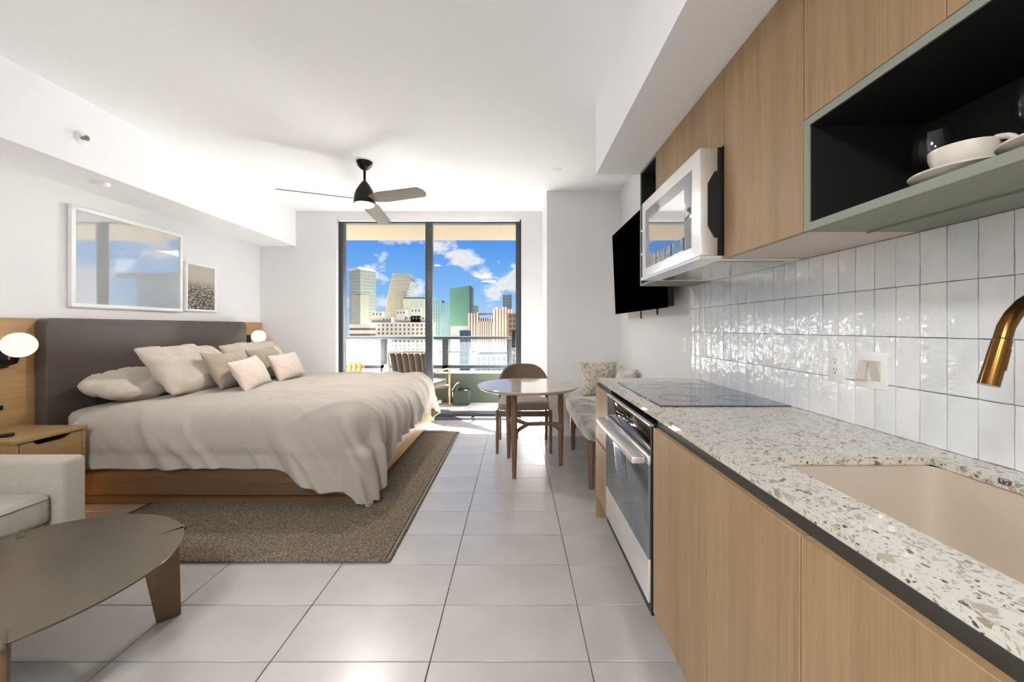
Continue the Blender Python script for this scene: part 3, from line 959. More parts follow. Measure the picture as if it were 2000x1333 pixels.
def base_cabinet(label, y0, y1, fronts):
    r = thing('base_cabinet', label, 'cabinet', (0.85, (y0 + y1) / 2, 0), 'wooden base cabinets')
    part('carcass', G().box(XD + 0.03, XR - 0.005, y0 + 0.001, y1 - 0.001, ZB, 0.66 if (y0 < SY1 and y1 > SY0) else ztb - 0.001), M['darkbox'], r)
    part('toe_kick', G().box(XD + 0.085, XD + 0.10, y0, y1, 0.0, ZB), M['toekick'], r)
    for nm, z0, z1 in fronts:
        part(nm, G().box(XD, XD + 0.019, y0 + 0.0018, y1 - 0.0018, z0, z1), M['oak_v'], r, 0.001, 1)
    door_handle_channel(r, y0, y1)
    return r
c0 = base_cabinet('narrow wooden drawer cabinet at the far end beyond the oven', 2.277, 2.60, (('drawer_front', ZB, 0.515), ('drawer_front', 0.53, 0.868)))
part('end_panel', G().box(XD, XR - 0.005, 2.60, 2.62, 0.0, ztb - 0.002), M['oak_v'], c0)
base_cabinet('wooden base cabinet directly right of the oven', 1.094, 1.522, (('cabinet_door', ZB, 0.868),))
base_cabinet('wooden base cabinet under the far half of the sink', 0.733, 1.094, (('cabinet_door', ZB, 0.868),))
base_cabinet('wooden base cabinet under the near half of the sink', 0.370, 0.733, (('cabinet_door', ZB, 0.868),))
base_cabinet('nearest wooden base cabinet beside the camera', -0.28, 0.370, (('cabinet_door', ZB, 0.868),))

# oven ---------------------------------------------------------------
r = thing('built_in_oven', 'stainless and black glass oven under the cooktop with a wide bar handle', 'oven', (0.8, 1.9, ZB))
oy0, oy1 = 1.528, 2.272
part('oven_body', G().box(XD + 0.02, 1.14, oy0, oy1, ZB - 0.02, 0.875), M['black'], r)
part('control_panel', G().box(XD - 0.004, XD + 0.02, oy0 + 0.012, oy1 - 0.004, 0.765, 0.868), M['blackglass'], r, 0.002)
part('panel_trim', G().box(XD - 0.007, XD + 0.01, oy0 + 0.012, oy1 - 0.004, 0.868, 0.874), M['steel'], r)
part('door_top_trim', G().box(XD - 0.012, XD + 0.02, oy0 + 0.012, oy1 - 0.004, 0.715, 0.752), M['steel'], r, 0.002)
od = part('oven_door', G().box(XD - 0.012, XD + 0.02, oy0 + 0.012, oy1 - 0.004, 0.345, 0.715), M['ovenglass'], r, 0.003)
part('handle_bar', G().box(XD - 0.072, XD - 0.02, oy0 + 0.03, oy1 - 0.02, 0.716, 0.742), M['steel'], od, 0.003, label='wide flat stainless bar handle')
part('handle_mount', G().box(XD - 0.03, XD - 0.01, oy0 + 0.06, oy0 + 0.10, 0.70, 0.735), M['steel_side'], od)
part('handle_mount', G().box(XD - 0.03, XD - 0.01, oy1 - 0.09, oy1 - 0.05, 0.70, 0.735), M['steel_side'], od)
part('lower_panel', G().box(XD - 0.012, XD + 0.02, oy0 + 0.012, oy1 - 0.004, 0.175, 0.345), M['steel'], r, 0.003, label='plain stainless lower panel')
part('side_trim', G().box(XD - 0.004, XD + 0.02, oy0, oy0 + 0.012, ZB - 0.02, 0.868), M['black'], r)
part('bottom_trim', G().box(XD - 0.004, XD + 0.02, oy0 + 0.012, oy1, ZB - 0.02, 0.172), M['black'], r)
part('toe_kick', G().box(XD + 0.085, XD + 0.10, oy0, oy1, 0.0, ZB - 0.02), M['toekick'], r)

# cooktop ------------------------------------------------------------
r = thing('cooktop', 'flat black glass cooktop set on the terrazzo worktop', 'cooktop', (0.9, 2.06, ZT))
part('glass_plate', G().box(0.622, 1.188, 1.695, 2.43, ZT, ZT + 0.005), M['cookglass'], r, 0.0015, 1)
for cx_, cy_, rr in ((0.78, 1.88, 0.09), (0.78, 2.25, 0.075), (1.04, 1.88, 0.07), (1.04, 2.25, 0.10)):
    g = G().lathe([(rr - 0.002, ZT + 0.0051), (rr - 0.002, ZT + 0.0054), (rr, ZT + 0.0054), (rr, ZT + 0.0051)], (cx_, cy_, 0), 40, cap=False)
    part('burner_ring', g, M['channel'], r)

# sink and tap -------------------------------------------------------
r = thing('undermount_sink', 'cream undermount kitchen sink basin set below the worktop', 'sink', (0.885, 0.70, 0.69))
def basin(u, v_):
    # u around, v down the wall then to the middle
    a = 2 * PI * u
    ex = 0.16
    cx_, cy_ = (SX0 + SX1) / 2, (SY0 + SY1) / 2
    hx, hy = (SX1 - SX0) / 2 + 0.006, (SY1 - SY0) / 2 + 0.006
    ca, sa = math.cos(a), math.sin(a)
    px = math.copysign(abs(ca) ** ex, ca); py = math.copysign(abs(sa) ** ex, sa)
    if v_ < 0.6:
        q = v_ / 0.6; s_ = 1 - 0.02 * q; z = ztb - 0.001 - 0.19 * q
    elif v_ < 0.8:
        q = (v_ - 0.6) / 0.2; s_ = 0.98 - 0.10 * q; z = ztb - 0.191 - 0.018 * q
    else:
        q = (v_ - 0.8) / 0.2; s_ = 0.88 * (1 - q) + 0.08 * q; z = ztb - 0.209 - 0.006 * q
    return (cx_ + px * hx * s_, cy_ + py * hy * s_, z)
part('basin', G().grid(basin, 96, 16, True), M['sink'], r, smooth=True)
part('drain', G().lathe([(0.0, 0.0), (0.036, 0.0), (0.04, 0.003), (0.036, 0.005), (0.0, 0.003)], ((SX0 + SX1) / 2, (SY0 + SY1) / 2, 0.678), 24), M['steel'], r, smooth=True)
r = thing('kitchen_tap', 'brushed brass gooseneck kitchen tap with pull-down spray', 'tap', (1.15, 0.775, ZT))
ty = 0.775
part('base', G().lathe([(0.028, ZT), (0.028, ZT + 0.008), (0.021, ZT + 0.014), (0.021, ZT + 0.10), (0.018, ZT + 0.11)], (1.15, ty, 0), 24), M['brass'], r, smooth=True)
path = [(1.15, ty, ZT + 0.10), (1.15, ty, 1.22), (1.145, ty, 1.26), (1.125, ty, 1.295), (1.09, ty, 1.318), (1.055, ty, 1.324), (1.025, ty, 1.318), (1.0, ty, 1.302), (0.98, ty, 1.281), (0.966, ty, 1.258), (0.958, ty, 1.233)]
part('gooseneck', G().tube(path, 0.0128, 20), M['brass'], r, smooth=True)
part('spray_head', G().tube([(0.958, ty, 1.231), (0.950, ty, 1.205), (0.932, ty, 1.147), (0.9305, ty, 1.142)], [0.0140, 0.0146, 0.0155, 0.0155], 24), M['brass'], r, smooth=True)
part('spray_button', G().bar((0.9545, ty - 0.0135, 1.215), (0.9425, ty - 0.0145, 1.172), 0.010, 0.010, 0.004, 0.004), M['brass'], r, 0.002)
part('lever', G().tube([(1.15, ty, 1.0), (1.15, ty - 0.05, 1.015), (1.15, ty - 0.10, 1.05)], [0.008, 0.007, 0.005], 10), M['brass'], r, smooth=True)

# ================================================================== splashback of hand-made tiles
bs = struct('wall_splashback', G().box(XR - 0.006, XR + 0.002, KY0, 2.706, ZT, 1.539), M['tilegrout'], 'white glazed tile splashback between worktop and wall cabinets')
tw, th = 0.0735, (1.5385 - ZT) / 4.0
rng = random.Random(11)
variants = []
for q in range(6):
    g = G()
    nn = 5
    w2, h2 = tw / 2 - 0.0014, th / 2 - 0.0014
    ph = [rng.uniform(0, 6.28) for _ in range(4)]
    vs, fs = [], []
    jit = [(rng.uniform(-.0006, .0006), rng.uniform(-.0006, .0006)) for _ in range(nn * nn)]
    for i in range(nn):
        for j in range(nn):
            u, v_ = -1 + 2 * i / (nn - 1), -1 + 2 * j / (nn - 1)
            dome = 0.0016 * (1 - u ** 4) * (1 - v_ ** 4) ** 1.0 + 0.0004 * math.sin(2.2 * u + ph[0]) + 0.0004 * math.sin(1.8 * v_ + ph[1])
            jx, jz = jit[i * nn + j]
            vs.append((-0.0062 - dome, u * w2 + jx, v_ * h2 + jz))
    for i in range(nn - 1):
        for j in range(nn - 1):
            a = i * nn + j
            fs.append((a, a + 1, a + nn + 1, a + nn))
    base = len(vs)
    ring = [i * nn for i in range(nn)] + [(nn - 1) * nn + j for j in range(1, nn)] + [i * nn + nn - 1 for i in range(nn - 2, -1, -1)] + [j for j in range(nn - 2, 0, -1)]
    for k in ring:
        vs.append((0.0, vs[k][1], vs[k][2]))
    L = len(ring)
    for k in range(L):
        fs.append((ring[k], ring[(k + 1) % L], base + (k + 1) % L, base + k))
    g.add(vs, fs)
    me = mesh_of('wall_tile', g, smooth=True)
    me.materials.append(M['zellige'])
    variants.append(me)
ky = 2.706
while ky - tw > 0.25:
    for row in range(4):
        o = bpy.data.objects.new('wall_tile', variants[rng.randrange(6)])
        COL.objects.link(o)
        o.parent = bs
        o.location = (XR - 0.005 + rng.uniform(-.0006, .0004), ky - tw / 2, ZT + th * (row + 0.5))
        o.rotation_euler = (rng.uniform(-.003, .003), R(180) * (0) + rng.uniform(-.010, .010), rng.uniform(-.014, .014))
    ky -= tw

# sockets and switches -----------------------------------------------
XP = XR - 0.0085
def plate(root, y, z, w, h):
    part('cover_plate', G().box(XP - 0.007, XP, y - w / 2, y + w / 2, z - h / 2, z + h / 2), M['whiteplastic'], root, 0.003)
def socket(label, y, z, wall=False, dark=False):
    r = thing('wall_socket', label, 'socket', (XP, y, z - 0.06))
    plate(r, y, z, 0.073, 0.122)
    face = part('outlet_face', G().box(XP - 0.009, XP - 0.006, y - 0.018, y + 0.018, z - 0.035, z + 0.035), M['whiteplastic'], r, 0.001)
    for dz in (0.019, -0.017):
        for dy in (-0.006, 0.006):
            part('slot', G().box(XP - 0.0094, XP - 0.0085, y + dy - 0.001, y + dy + 0.001, z + dz, z + dz + 0.009), M['slot'], face)
        part('slot', G().box(XP - 0.0094, XP - 0.0085, y - 0.002, y + 0.002, z + dz - 0.010, z + dz - 0.005), M['slot'], face)
socket('white double socket on the tiles beside the twin switch', 1.464, 1.113)
socket('white socket on the tiles at the far end above the cooktop', 2.49, 1.126)
XP_save = XP
r = thing('light_switch', 'white twin rocker switch on the tiles near the sink', 'switch', (XP, 1.322, 1.05))
plate(r, 1.322, 1.112, 0.118, 0.122)
for k, y in enumerate((1.345, 1.299)):
    sgn = 1 if k == 0 else -1
    g = G().prism([(XP - 0.007, 1.112 - 0.033), (XP - 0.007, 1.112 + 0.033), (XP - (0.009 if sgn > 0 else 0.021), 1.112 + 0.033), (XP - (0.021 if sgn > 0 else 0.009), 1.112 - 0.033)], y - 0.0165, y + 0.0165, 'y')
    part('rocker', g, M['china'], r)
XP = XR
r = thing('wall_switch', 'small white switch on the plain wall just past the tiles', 'switch', (XR, 2.80, 1.07))
plate(r, 2.80, 1.13, 0.073, 0.118)
part('rocker', G().box(XR - 0.011, XR - 0.006, 2.784, 2.816, 1.10, 1.16), M['whiteplastic'], r, 0.001)

# ================================================================== wall cabinets
XU, ZU, ZTOP = 0.851, 1.5387, 2.320
def wall_cabinet(label, y0, y1, z0, z1, doors):
    r = thing('wall_cabinet', label, 'cabinet', (1.03, (y0 + y1) / 2, z0), 'wooden wall cabinets')
    part('carcass', G().box(XU + 0.02, XR - 0.01, y0 + 0.001, y1 - 0.001, z0 + 0.001, z1), M['underside'], r)
    for a, b_ in doors:
        part('cabinet_door', G().box(XU, XU + 0.019, a + 0.0012, b_ - 0.0012, z0, z1), M['oak_v'], r, 0.001, 1)
    return r
wall_cabinet('wooden wall cabinet with two short doors above the microwave', 1.612, 2.377, 2.004, ZTOP, ((1.612, 1.987), (1.987, 2.377)))
tall = wall_cabinet('tall wooden wall cabinet between the microwave and the open shelf', 1.165, 1.610, ZU, ZTOP, ((1.165, 1.610),))
wall_cabinet('wooden wall cabinet with doors above the sage open shelf', 0.0, 1.163, 1.868, ZTOP, ((0.778, 1.163), (0.39, 0.778), (0.0, 0.39)))

def open_shelf(name, label, y0, y1, z0, z1, tb, lip=False):
    r = thing(name, label, 'shelf', (1.03, (y0 + y1) / 2, z0))
    xb = XR - 0.01
    def panel(nm, *b_):
        g1 = G().box(*b_)
        return part(nm, g1, M['sage'], r)
    panel('bottom_board', XU, xb, y0, y1, z0, z0 + tb)
    panel('top_board', XU, xb, y0, y1, z1 - tb, z1)
    panel('side_board', XU, xb, y0, y0 + tb, z0 + tb, z1 - tb)
    panel('side_board', XU, xb, y1 - tb, y1, z0 + tb, z1 - tb)
    e_ = 0.0015
    part('inner_lining', G().box(xb - 0.012, xb - 0.001, y0 + tb, y1 - tb, z0 + tb, z1 - tb).box(XU + 0.004, xb, y0 + tb, y0 + tb + e_, z0 + tb, z1 - tb).box(XU + 0.004, xb, y1 - tb - e_, y1 - tb, z0 + tb, z1 - tb).box(XU + 0.004, xb, y0 + tb, y1 - tb, z1 - tb - e_, z1 - tb).box(XU + 0.03, xb, y0 + tb, y1 - tb, z0 + tb, z0 + tb + e_), M['niche'], r, label='black inner lining')
    if lip:
        part('light_lip', G().box(1.035, 1.043, y0, y1, z0 - 0.005, z0), M['sage'], r)
    return r
open_shelf('open_shelf', 'sage green open shelf with a black lining holding the cups', 0.0, 1.163, ZU, 1.866, 0.022, True)
open_shelf('open_shelf', 'narrow sage open niche at the far end beyond the microwave', 2.379, 2.70, ZU, ZTOP, 0.016)

# microwave ----------------------------------------------------------
r = thing('microwave', 'stainless over-the-range microwave with a black glass door window', 'microwave', (0.97, 1.99, 1.54))
my0, my1, mz0, mz1, mx = 1.615, 2.374, 1.540, 1.998, 0.755
part('microwave_body', G().box(mx + 0.075, XR - 0.012, my0 + 0.004, my1 - 0.002, mz0 + 0.004, mz1), M['black'], r)
md = part('microwave_door', G().box(mx, mx + 0.075, my0 + 0.002, my1 - 0.02, mz0 + 0.012, mz1 - 0.002), M['steel'], r, 0.004)
part('window_glass', G().box(mx - 0.003, mx + 0.004, my0 + 0.075, my1 - 0.09, mz0 + 0.06, mz1 - 0.065), M['microglass'], md, 0.002, label='dark glossy door window')
part('inner_frame', G().box(mx - 0.0042, mx - 0.002, my0 + 0.14, my1 - 0.15, mz0 + 0.12, mz1 - 0.125), M['microinner'], md)
part('handle_pocket', G().prism([(mx + 0.032, mz0 + 0.135), (mx + 0.06, mz0 + 0.085), (mx + 0.0755, mz0 + 0.085), (mx + 0.0755, mz1 - 0.10), (mx + 0.06, mz1 - 0.10), (mx + 0.032, mz1 - 0.15)], my0 - 0.001, my0 + 0.004, 'y'), M['black'], md, label='black recessed grip on the door edge')
ctl = part('control_strip', G().box(mx + 0.002, mx + 0.07, my1 - 0.018, my1, mz0 + 0.004, mz1 - 0.004), M['black'], r)
for zz in (mz0 + 0.004, mz0 + 0.15, mz0 + 0.29):
    part('trim_clip', G().box(mx - 0.001, mx + 0.01, my1 - 0.019, my1 + 0.003, zz, zz + 0.012), M['steel'], ctl)
part('vent_grille', G().box(mx + 0.10, XR - 0.06, my0 + 0.06, my1 - 0.06, mz0 - 0.004, mz0 + 0.004), M['steel_side'], r)
part('bottom_rim', G().box(mx, XR - 0.012, my0, my1, mz0 - 0.002, mz0 + 0.011), M['steel'], r)

# cups, saucers and glasses on the open shelf -------------------------
zs = ZU + 0.022
def saucer(label, x, y):
    r_ = 0.082
    single('saucer', label, 'saucer', G().lathe([(0.0, zs + 0.001), (0.045, zs + 0.0), (0.05, zs + 0.004), (r_, zs + 0.015), (r_ + 0.001, zs + 0.018), (r_ - 0.003, zs + 0.0185), (0.048, zs + 0.008), (0.0, zs + 0.007)], (x, y, 0), 40), M['china'], smooth=True, group='cups and saucers on the open shelf')
def cup(label, x, y, ang):
    r = thing('coffee_cup', label, 'cup', (x, y, zs + 0.0085), 'cups and saucers on the open shelf')
    z0 = zs + 0.0085
    part('bowl', G().lathe([(0.0, z0), (0.026, z0), (0.030, z0 + 0.003), (0.045, z0 + 0.022), (0.051, z0 + 0.042), (0.052, z0 + 0.057), (0.0495, z0 + 0.057), (0.048, z0 + 0.042), (0.042, z0 + 0.024), (0.026, z0 + 0.007), (0.0, z0 + 0.006)], (x, y, 0), 40), M['china'], r, smooth=True)
    pts = []
    for k in range(11):
        a = PI * k / 10 - PI / 2
        pts.append((x + (0.046 + 0.028 * math.cos(a)) * math.cos(ang), y + (0.046 + 0.028 * math.cos(a)) * math.sin(ang), z0 + 0.038 + 0.020 * math.sin(a)))
    part('handle', G().tube(pts, 0.0058, 10, sx=1.3), M['china'], r, smooth=True)
cx1, cy1 = 0.918, 0.812
saucer('cream saucer under the coffee cup at the shelf edge', cx1 + 0.005, cy1)
cup('cream coffee cup with its handle toward the camera', cx1 + 0.005, cy1, R(-72))
saucer('second cream saucer at the right end of the shelf in view', 0.925, 0.655)
def wineglass(label, x, y):
    r = thing('wine_glass', label, 'glass', (x, y, zs), 'wine glasses at the back of the open shelf')
    part('bowl', G().lathe([(0.004, zs + 0.09), (0.022, zs + 0.10), (0.038, zs + 0.125), (0.041, zs + 0.15), (0.037, zs + 0.19), (0.032, zs + 0.215), (0.0305, zs + 0.215), (0.036, zs + 0.188), (0.0395, zs + 0.15), (0.036, zs + 0.127), (0.02, zs + 0.103), (0.0, zs + 0.096)], (x, y, 0), 28), M['stemglass'], r, smooth=True)
    part('stem', G().lathe([(0.034, zs + 0.002), (0.033, zs + 0.004), (0.006, zs + 0.012), (0.004, zs + 0.03), (0.004, zs + 0.09)], (x, y, 0), 20), M['stemglass'], r, smooth=True)
wineglass('clear wine glass standing behind the cup', 1.08, 1.02)
wineglass('clear wine glass at the right end of the shelf in view', 1.06, 0.79)

# ================================================================== television
r = thing('television', 'large black flat television tilted on the wall bracket', 'television', (1.12, 3.49, 1.39))
tvx, ty0, ty1, tz0, tz1 = 1.062, 2.77, 4.205, 1.398, 2.235
def tilt(gg):
    gg.v = [(x - (z - tz0) * 0.042, y, z) for x, y, z in gg.v]
    return gg
part('screen', tilt(G().box(tvx, tvx + 0.012, ty0, ty1, tz0, tz1)), M['screen'], r, 0.002)
part('rear_shell', tilt(G().box(tvx + 0.012, tvx + 0.065, ty0 + 0.02, ty1 - 0.06, tz0 + 0.01, tz1 - 0.18)), M['black'], r, 0.01, 3)
part('wall_bracket', G().box(1.11, XR - 0.002, 3.30, 3.70, 1.60, 1.95), M['black'], r, 0.005)
def loop(label, y, z):
    pts = [(1.15 + 0.012 * math.sin(a), y + 0.02 * math.sin(a), z - 0.03 + 0.03 * math.cos(a)) for a in [2 * PI * k / 14 for k in range(15)]]
    single('cable_loop', label, 'cable', G().tube([(1.15, y, 1.46)] + pts, 0.004, 6), M['black'], smooth=True, group='cable loops under the television')
loop('black cable loop hanging under the middle of the television', 3.62, 1.40)
loop('black cable loop hanging under the near end of the television', 3.20, 1.42)

# ================================================================== bed wall
hw = thing('headboard_panel', 'oak wall panel running behind the upholstered headboard', 'wall panel', (XL + 0.02, 3.4, 0.2))
part('oak_board', G().box(XL, XL + 0.04, 1.5, YB - 0.015, 0.22, 1.322), M['oak_y'], hw, 0.002)
sk = part('socket_plate', G().box(XL + 0.038, XL + 0.046, 2.50, 2.63, 0.705, 0.735), M['black'], hw, 0.002, label='small black socket strip in the oak panel')
for y in (2.53, 2.565, 2.60):
    part('socket_hole', G().box(XL + 0.045, XL + 0.047, y - 0.012, y + 0.012, 0.711, 0.729), M['slot'], sk)

# bed ----------------------------------------------------------------
BX0, BX1, BY0, BY1 = -3.34, -1.05, 2.745, 4.895
bed = thing('bed', 'king-size oak platform bed with a brown leather headboard', 'bed', (-2.2, 3.82, 0))
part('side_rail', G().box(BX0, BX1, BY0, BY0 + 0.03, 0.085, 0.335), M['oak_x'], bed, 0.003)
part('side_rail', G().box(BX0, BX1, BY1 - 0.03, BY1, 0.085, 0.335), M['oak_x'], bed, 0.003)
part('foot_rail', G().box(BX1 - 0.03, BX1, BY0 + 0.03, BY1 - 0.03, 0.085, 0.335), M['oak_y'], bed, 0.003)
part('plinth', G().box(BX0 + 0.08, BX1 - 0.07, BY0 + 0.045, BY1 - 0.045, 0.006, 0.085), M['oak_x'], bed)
part('slat_deck', G().box(BX0 + 0.02, BX1 - 0.03, BY0 + 0.03, BY1 - 0.03, 0.25, 0.27), M['darkbox'], bed)
# padded leather headboard with rounded top corners
def rrect(y0, y1, z0, z1, r, n=6):
    pts = [(y0, z0), (y1, z0)]
    for k in range(n + 1):
        a = PI / 2 * k / n
        pts.append((y1 - r + r * math.cos(a), z1 - r + r * math.sin(a)))
    for k in range(n + 1):
        a = PI / 2 + PI / 2 * k / n
        pts.append((y0 + r + r * math.cos(a), z1 - r + r * math.sin(a)))
    return pts
hb = part('headboard', G().prism(rrect(2.80, 4.885, 0.10, 1.325, 0.06), XL + 0.042, -3.345, 'x'), M['leather'], bed, 0.022, 4, label='brown leather padded headboard')
def puffbox(x0, x1, y0, y1, z0, z1, ex=0.18, n=48, m_=14):
    g1 = G()
    cx_, cy_, cz_ = (x0 + x1) / 2, (y0 + y1) / 2, (z0 + z1) / 2
    def sgnp(c): return math.copysign(abs(c) ** ex, c)
    def fn(u, v_):
        a, b_ = 2 * PI * u, PI * (v_ - 0.5)
        return (cx_ + (x1 - x0) / 2 * sgnp(math.cos(b_)) * sgnp(math.cos(a)), cy_ + (y1 - y0) / 2 * sgnp(math.cos(b_)) * sgnp(math.sin(a)), cz_ + (z1 - z0) / 2 * sgnp(math.sin(b_)))
    return g1.grid(fn, n, m_, True)
part('mattress', puffbox(-3.33, -1.10, 2.80, 4.84, 0.27, 0.665), M['pillow'], bed, smooth='all')

# duvet: a full cloth draped over the mattress edges, with soft folds
def fb(x, y, z, o=3):
    return mnoise.fractal(Vector((x, y, z)), 1.0, 2.0, o, noise_basis='PERLIN_ORIGINAL')
EX, EY0, EY1 = -1.20, 2.90, 4.74                   # where the cloth starts to turn over
def sstep(q):
    q = max(0.0, min(1.0, q))
    return q * q * (3 - 2 * q)
def duvet_point(s, t):
    ox = max(0.0, s - EX)
    oy = (EY0 - t) if t < EY0 else (t - EY1 if t > EY1 else 0.0)
    near = t < (EY0 + EY1) / 2
    o = math.hypot(ox, oy)
    zt = 0.705
    wr = 0.020 * fb(s * 1.3 + 3, t * 1.1, 0.3) + 0.012 * fb(s * 3.1, t * 2.6 + 5, 1.7)
    foot_w = sstep((s + 2.6) / 1.2)
    ridge = fb(s * 0.8 + 0.9 * t, (t - 0.55 * s) * 2.3, 4.2, 2)
    wr += 0.030 * foot_w * (1 - min(1.0, abs(ridge) * 4.0)) ** 2
    ridge2 = fb((t + 0.3 * s) * 4.5, s * 0.9, 8.8, 2)
    wr += 0.014 * foot_w * (1 - min(1.0, abs(ridge2) * 3.5)) ** 2
    head = max(0.0, min(1.0, (-2.75 - s) / 0.3))
    if o <= 1e-9:
        edge = min((EX - s), (t - EY0), (EY1 - t))
        e_ = max(0.0, min(1.0, edge / 0.35))
        return Vector((s, t, zt + wr * (0.8 + 0.2 * e_) + 0.018 * e_ - 0.03 * head))
    dx, dy = ox / o, oy / o
    sy = -1 if near else 1
    r_ = 0.15
    q = o / r_
    if q < PI / 2:
        d, h = r_ * math.sin(q), r_ * (1 - math.cos(q))
    else:
        d, h = r_, r_ + (o - r_ * PI / 2)
    corner = min(1.0, 2.2 * dx * dy)
    fall = sstep((o - 0.03) / 0.42)
    ang = math.atan2(oy, ox)
    # one running coordinate along near side, corner and foot
    if ox == 0: p = s
    elif oy == 0: p = EX + 0.36 + (t - EY0)
    else: p = EX + 0.36 * (1 - ang / (PI / 2))
    if not near and oy > 0: p = p + 7.3
    slant = h * (0.12 + 0.50 * math.sin(ang))
    pc = p - slant
    w_c = sstep((p + 2.1) / 0.8) if near else 0.6
    n1 = fb(pc * 2.3 + 1.0, 7.7, h * 0.7, 2)
    n2 = fb(pc * 6.0, 2.2, h * 1.2, 2)
    rg = (1 - min(1.0, abs(n1) * 3.6)) ** 2
    fold = 0.030 * n1 + (0.55 + 0.45 * w_c) * (0.055 * rg + 0.035 * n2)
    fold += 0.022 * w_c * math.sin(pc * 30 + 5 * n1) * (0.3 + 0.7 * fall)
    bulge = 0.050 * math.sin(min(PI, PI * h / 0.46)) * (1 - 0.5 * corner)
    tuck = -0.05 * sstep((h - 0.26) / 0.2) * (1 - w_c * 0.7) * (1 - corner)
    base = d + bulge + tuck
    if h > 0.05:
        base = max(base, 0.115 + (0.065 + 0.055 * corner) * sstep((h - 0.20) / 0.12))
    dd = base + max(0.0, fold + 0.012) * (0.3 + 0.7 * fall)
    z = zt + wr * (1 - fall) * 0.8 - h + 0.016 * fb(p * 2.0, 5.5, 0.1, 2) * fall
    z = max(z, 0.035 + 0.01 * fb(s * 6, t * 6, 0))
    bx, by = min(s, EX), min(max(t, EY0), EY1)
    return Vector((bx + dx * dd, by + sy * dy * dd, z - 0.03 * head * (1 - fall)))
def duvet_grid():
    NU, NV = 210, 210
    s0 = -3.08
    def fn(u, v_):
        # the foot and near overhangs grow toward the corner, so that the corner hangs almost to the floor
        tt = EY0 + (EY1 - EY0) * max(0.0, min(1.0, (v_ - 0.22) / 0.56))
        lf = 0.50 + 0.17 * sstep((3.35 - tt) / 0.45) + 0.02 * fb(tt * 2, 0, 3.3)
        s = s0 + (EX - s0) * u / 0.80 if u < 0.80 else EX + lf * (u - 0.80) / 0.20
        ln = 0.51 + 0.15 * sstep((s + 1.75) / 0.5) + 0.015 * fb(s * 2, 1, 4.1)
        if v_ < 0.22: t = EY0 - ln * (0.22 - v_) / 0.22
        elif v_ > 0.78: t = EY1 + 0.48 * (v_ - 0.78) / 0.22
        else: t = tt
        # keep the corner tip rounded
        return duvet_point(s, t)
    return G().grid(fn, NU, NV)
duv = part('duvet', duvet_grid(), M['duvet'], None, smooth='all')
duv['label'] = 'rumpled beige linen duvet draped over the bed'
duv['category'] = 'duvet'
sm = duv.modifiers.new('relax', 'SMOOTH'); sm.factor = 0.5; sm.iterations = 3
so_ = duv.modifiers.new('thick', 'SOLIDIFY'); so_.thickness = 0.022; so_.offset = -1.0

# pillows --------------------------------------------------------------
def pillow(name, label, cat, w, h, t, c, rot, mat, seed=1, pinch=0.06, wr=0.012, group=None, rnd=0.0):
    """w along Y, h along Z, t along X before rotation; c = centre"""
    n = 30
    def side(sg):
        def fn(u, v_):
            a, b_ = 2 * u - 1, 2 * v_ - 1
            # pulled-in edges, sharp corners
            yy = w / 2 * a * (1 - pinch * (1 - b_ * b_) * abs(a) ** 3)
            zz = h / 2 * b_ * (1 - pinch * (1 - a * a) * abs(b_) ** 3)
            yy, zz = yy * math.sqrt(1 - rnd * b_ ** 4), zz * math.sqrt(1 - rnd * a ** 4)
            p = max(0.0, (1 - abs(a) ** 2.6)) ** 0.62 * max(0.0, (1 - abs(b_) ** 2.6)) ** 0.62
            x = sg * t / 2 * p
            k = wr * fb(yy * 7 + seed, zz * 7, sg * 2.0 + seed, 3) + 0.6 * wr * fb((yy + zz) * 14, (yy - zz) * 4 + seed, 3.3, 2)
            x += k * (0.15 + min(1.0, p * 1.6)) * (1 if p > 0 else 0)
            return (x, yy, zz)
        return fn
    g1 = G().grid(side(1), n, n)
    g1.grid(side(-1), n, n)
    me = mesh_of(name, g1, smooth='all', weld=True)
    me.materials.append(mat)
    o = bpy.data.objects.new(name, me)
    COL.objects.link(o)
    o.location = c
    o.rotation_euler = rot
    o['label'] = label
    o['category'] = cat
    if group: o['group'] = group
    return o
pg = 'pillows and cushions on the bed'
pillow('bed_pillow', 'linen pillow lying flat at the near side of the bed', 'pillow', 0.86, 0.50, 0.20, (-3.06, 3.24, 0.800), (0, R(-78), R(4)), M['pillow'], 3, group=pg, wr=0.030, rnd=0.45, pinch=0.02)
pillow('bed_pillow', 'linen pillow lying flat at the far side, behind the others', 'pillow', 0.86, 0.50, 0.20, (-3.06, 4.32, 0.800), (0, R(-78), R(-3)), M['pillow'], 8, group=pg, wr=0.030, rnd=0.45, pinch=0.02)
pillow('bed_pillow', 'large plump linen pillow propped at the near side', 'pillow', 0.86, 0.50, 0.22, (-2.80, 3.42, 0.905), (R(-2), R(-40), R(3)), M['pillow'], 5, group=pg, wr=0.034, rnd=0.10)
pillow('bed_pillow', 'large plump linen pillow propped at the far side', 'pillow', 0.86, 0.48, 0.22, (-2.86, 4.38, 0.905), (R(2), R(-40), R(-3)), M['pillow'], 12, group=pg, wr=0.034, rnd=0.10)
pillow('throw_cushion', 'square taupe cushion behind the near striped lumbar cushion', 'cushion', 0.52, 0.36, 0.15, (-2.59, 3.56, 0.875), (R(-3), R(-30), R(6)), M['cushion'], 21, pinch=0.09, group=pg)
pillow('throw_cushion', 'square taupe cushion behind the far lumbar cushion', 'cushion', 0.50, 0.36, 0.15, (-2.66, 4.22, 0.880), (R(2), R(-30), R(2)), M['cushion'], 25, pinch=0.09, group=pg)
pillow('lumbar_cushion', 'pale woven lumbar cushion at the front, near side', 'cushion', 0.60, 0.30, 0.13, (-2.40, 3.56, 0.845), (R(3), R(-28), R(12)), M['lumbar'], 31, pinch=0.08, group=pg, wr=0.007)
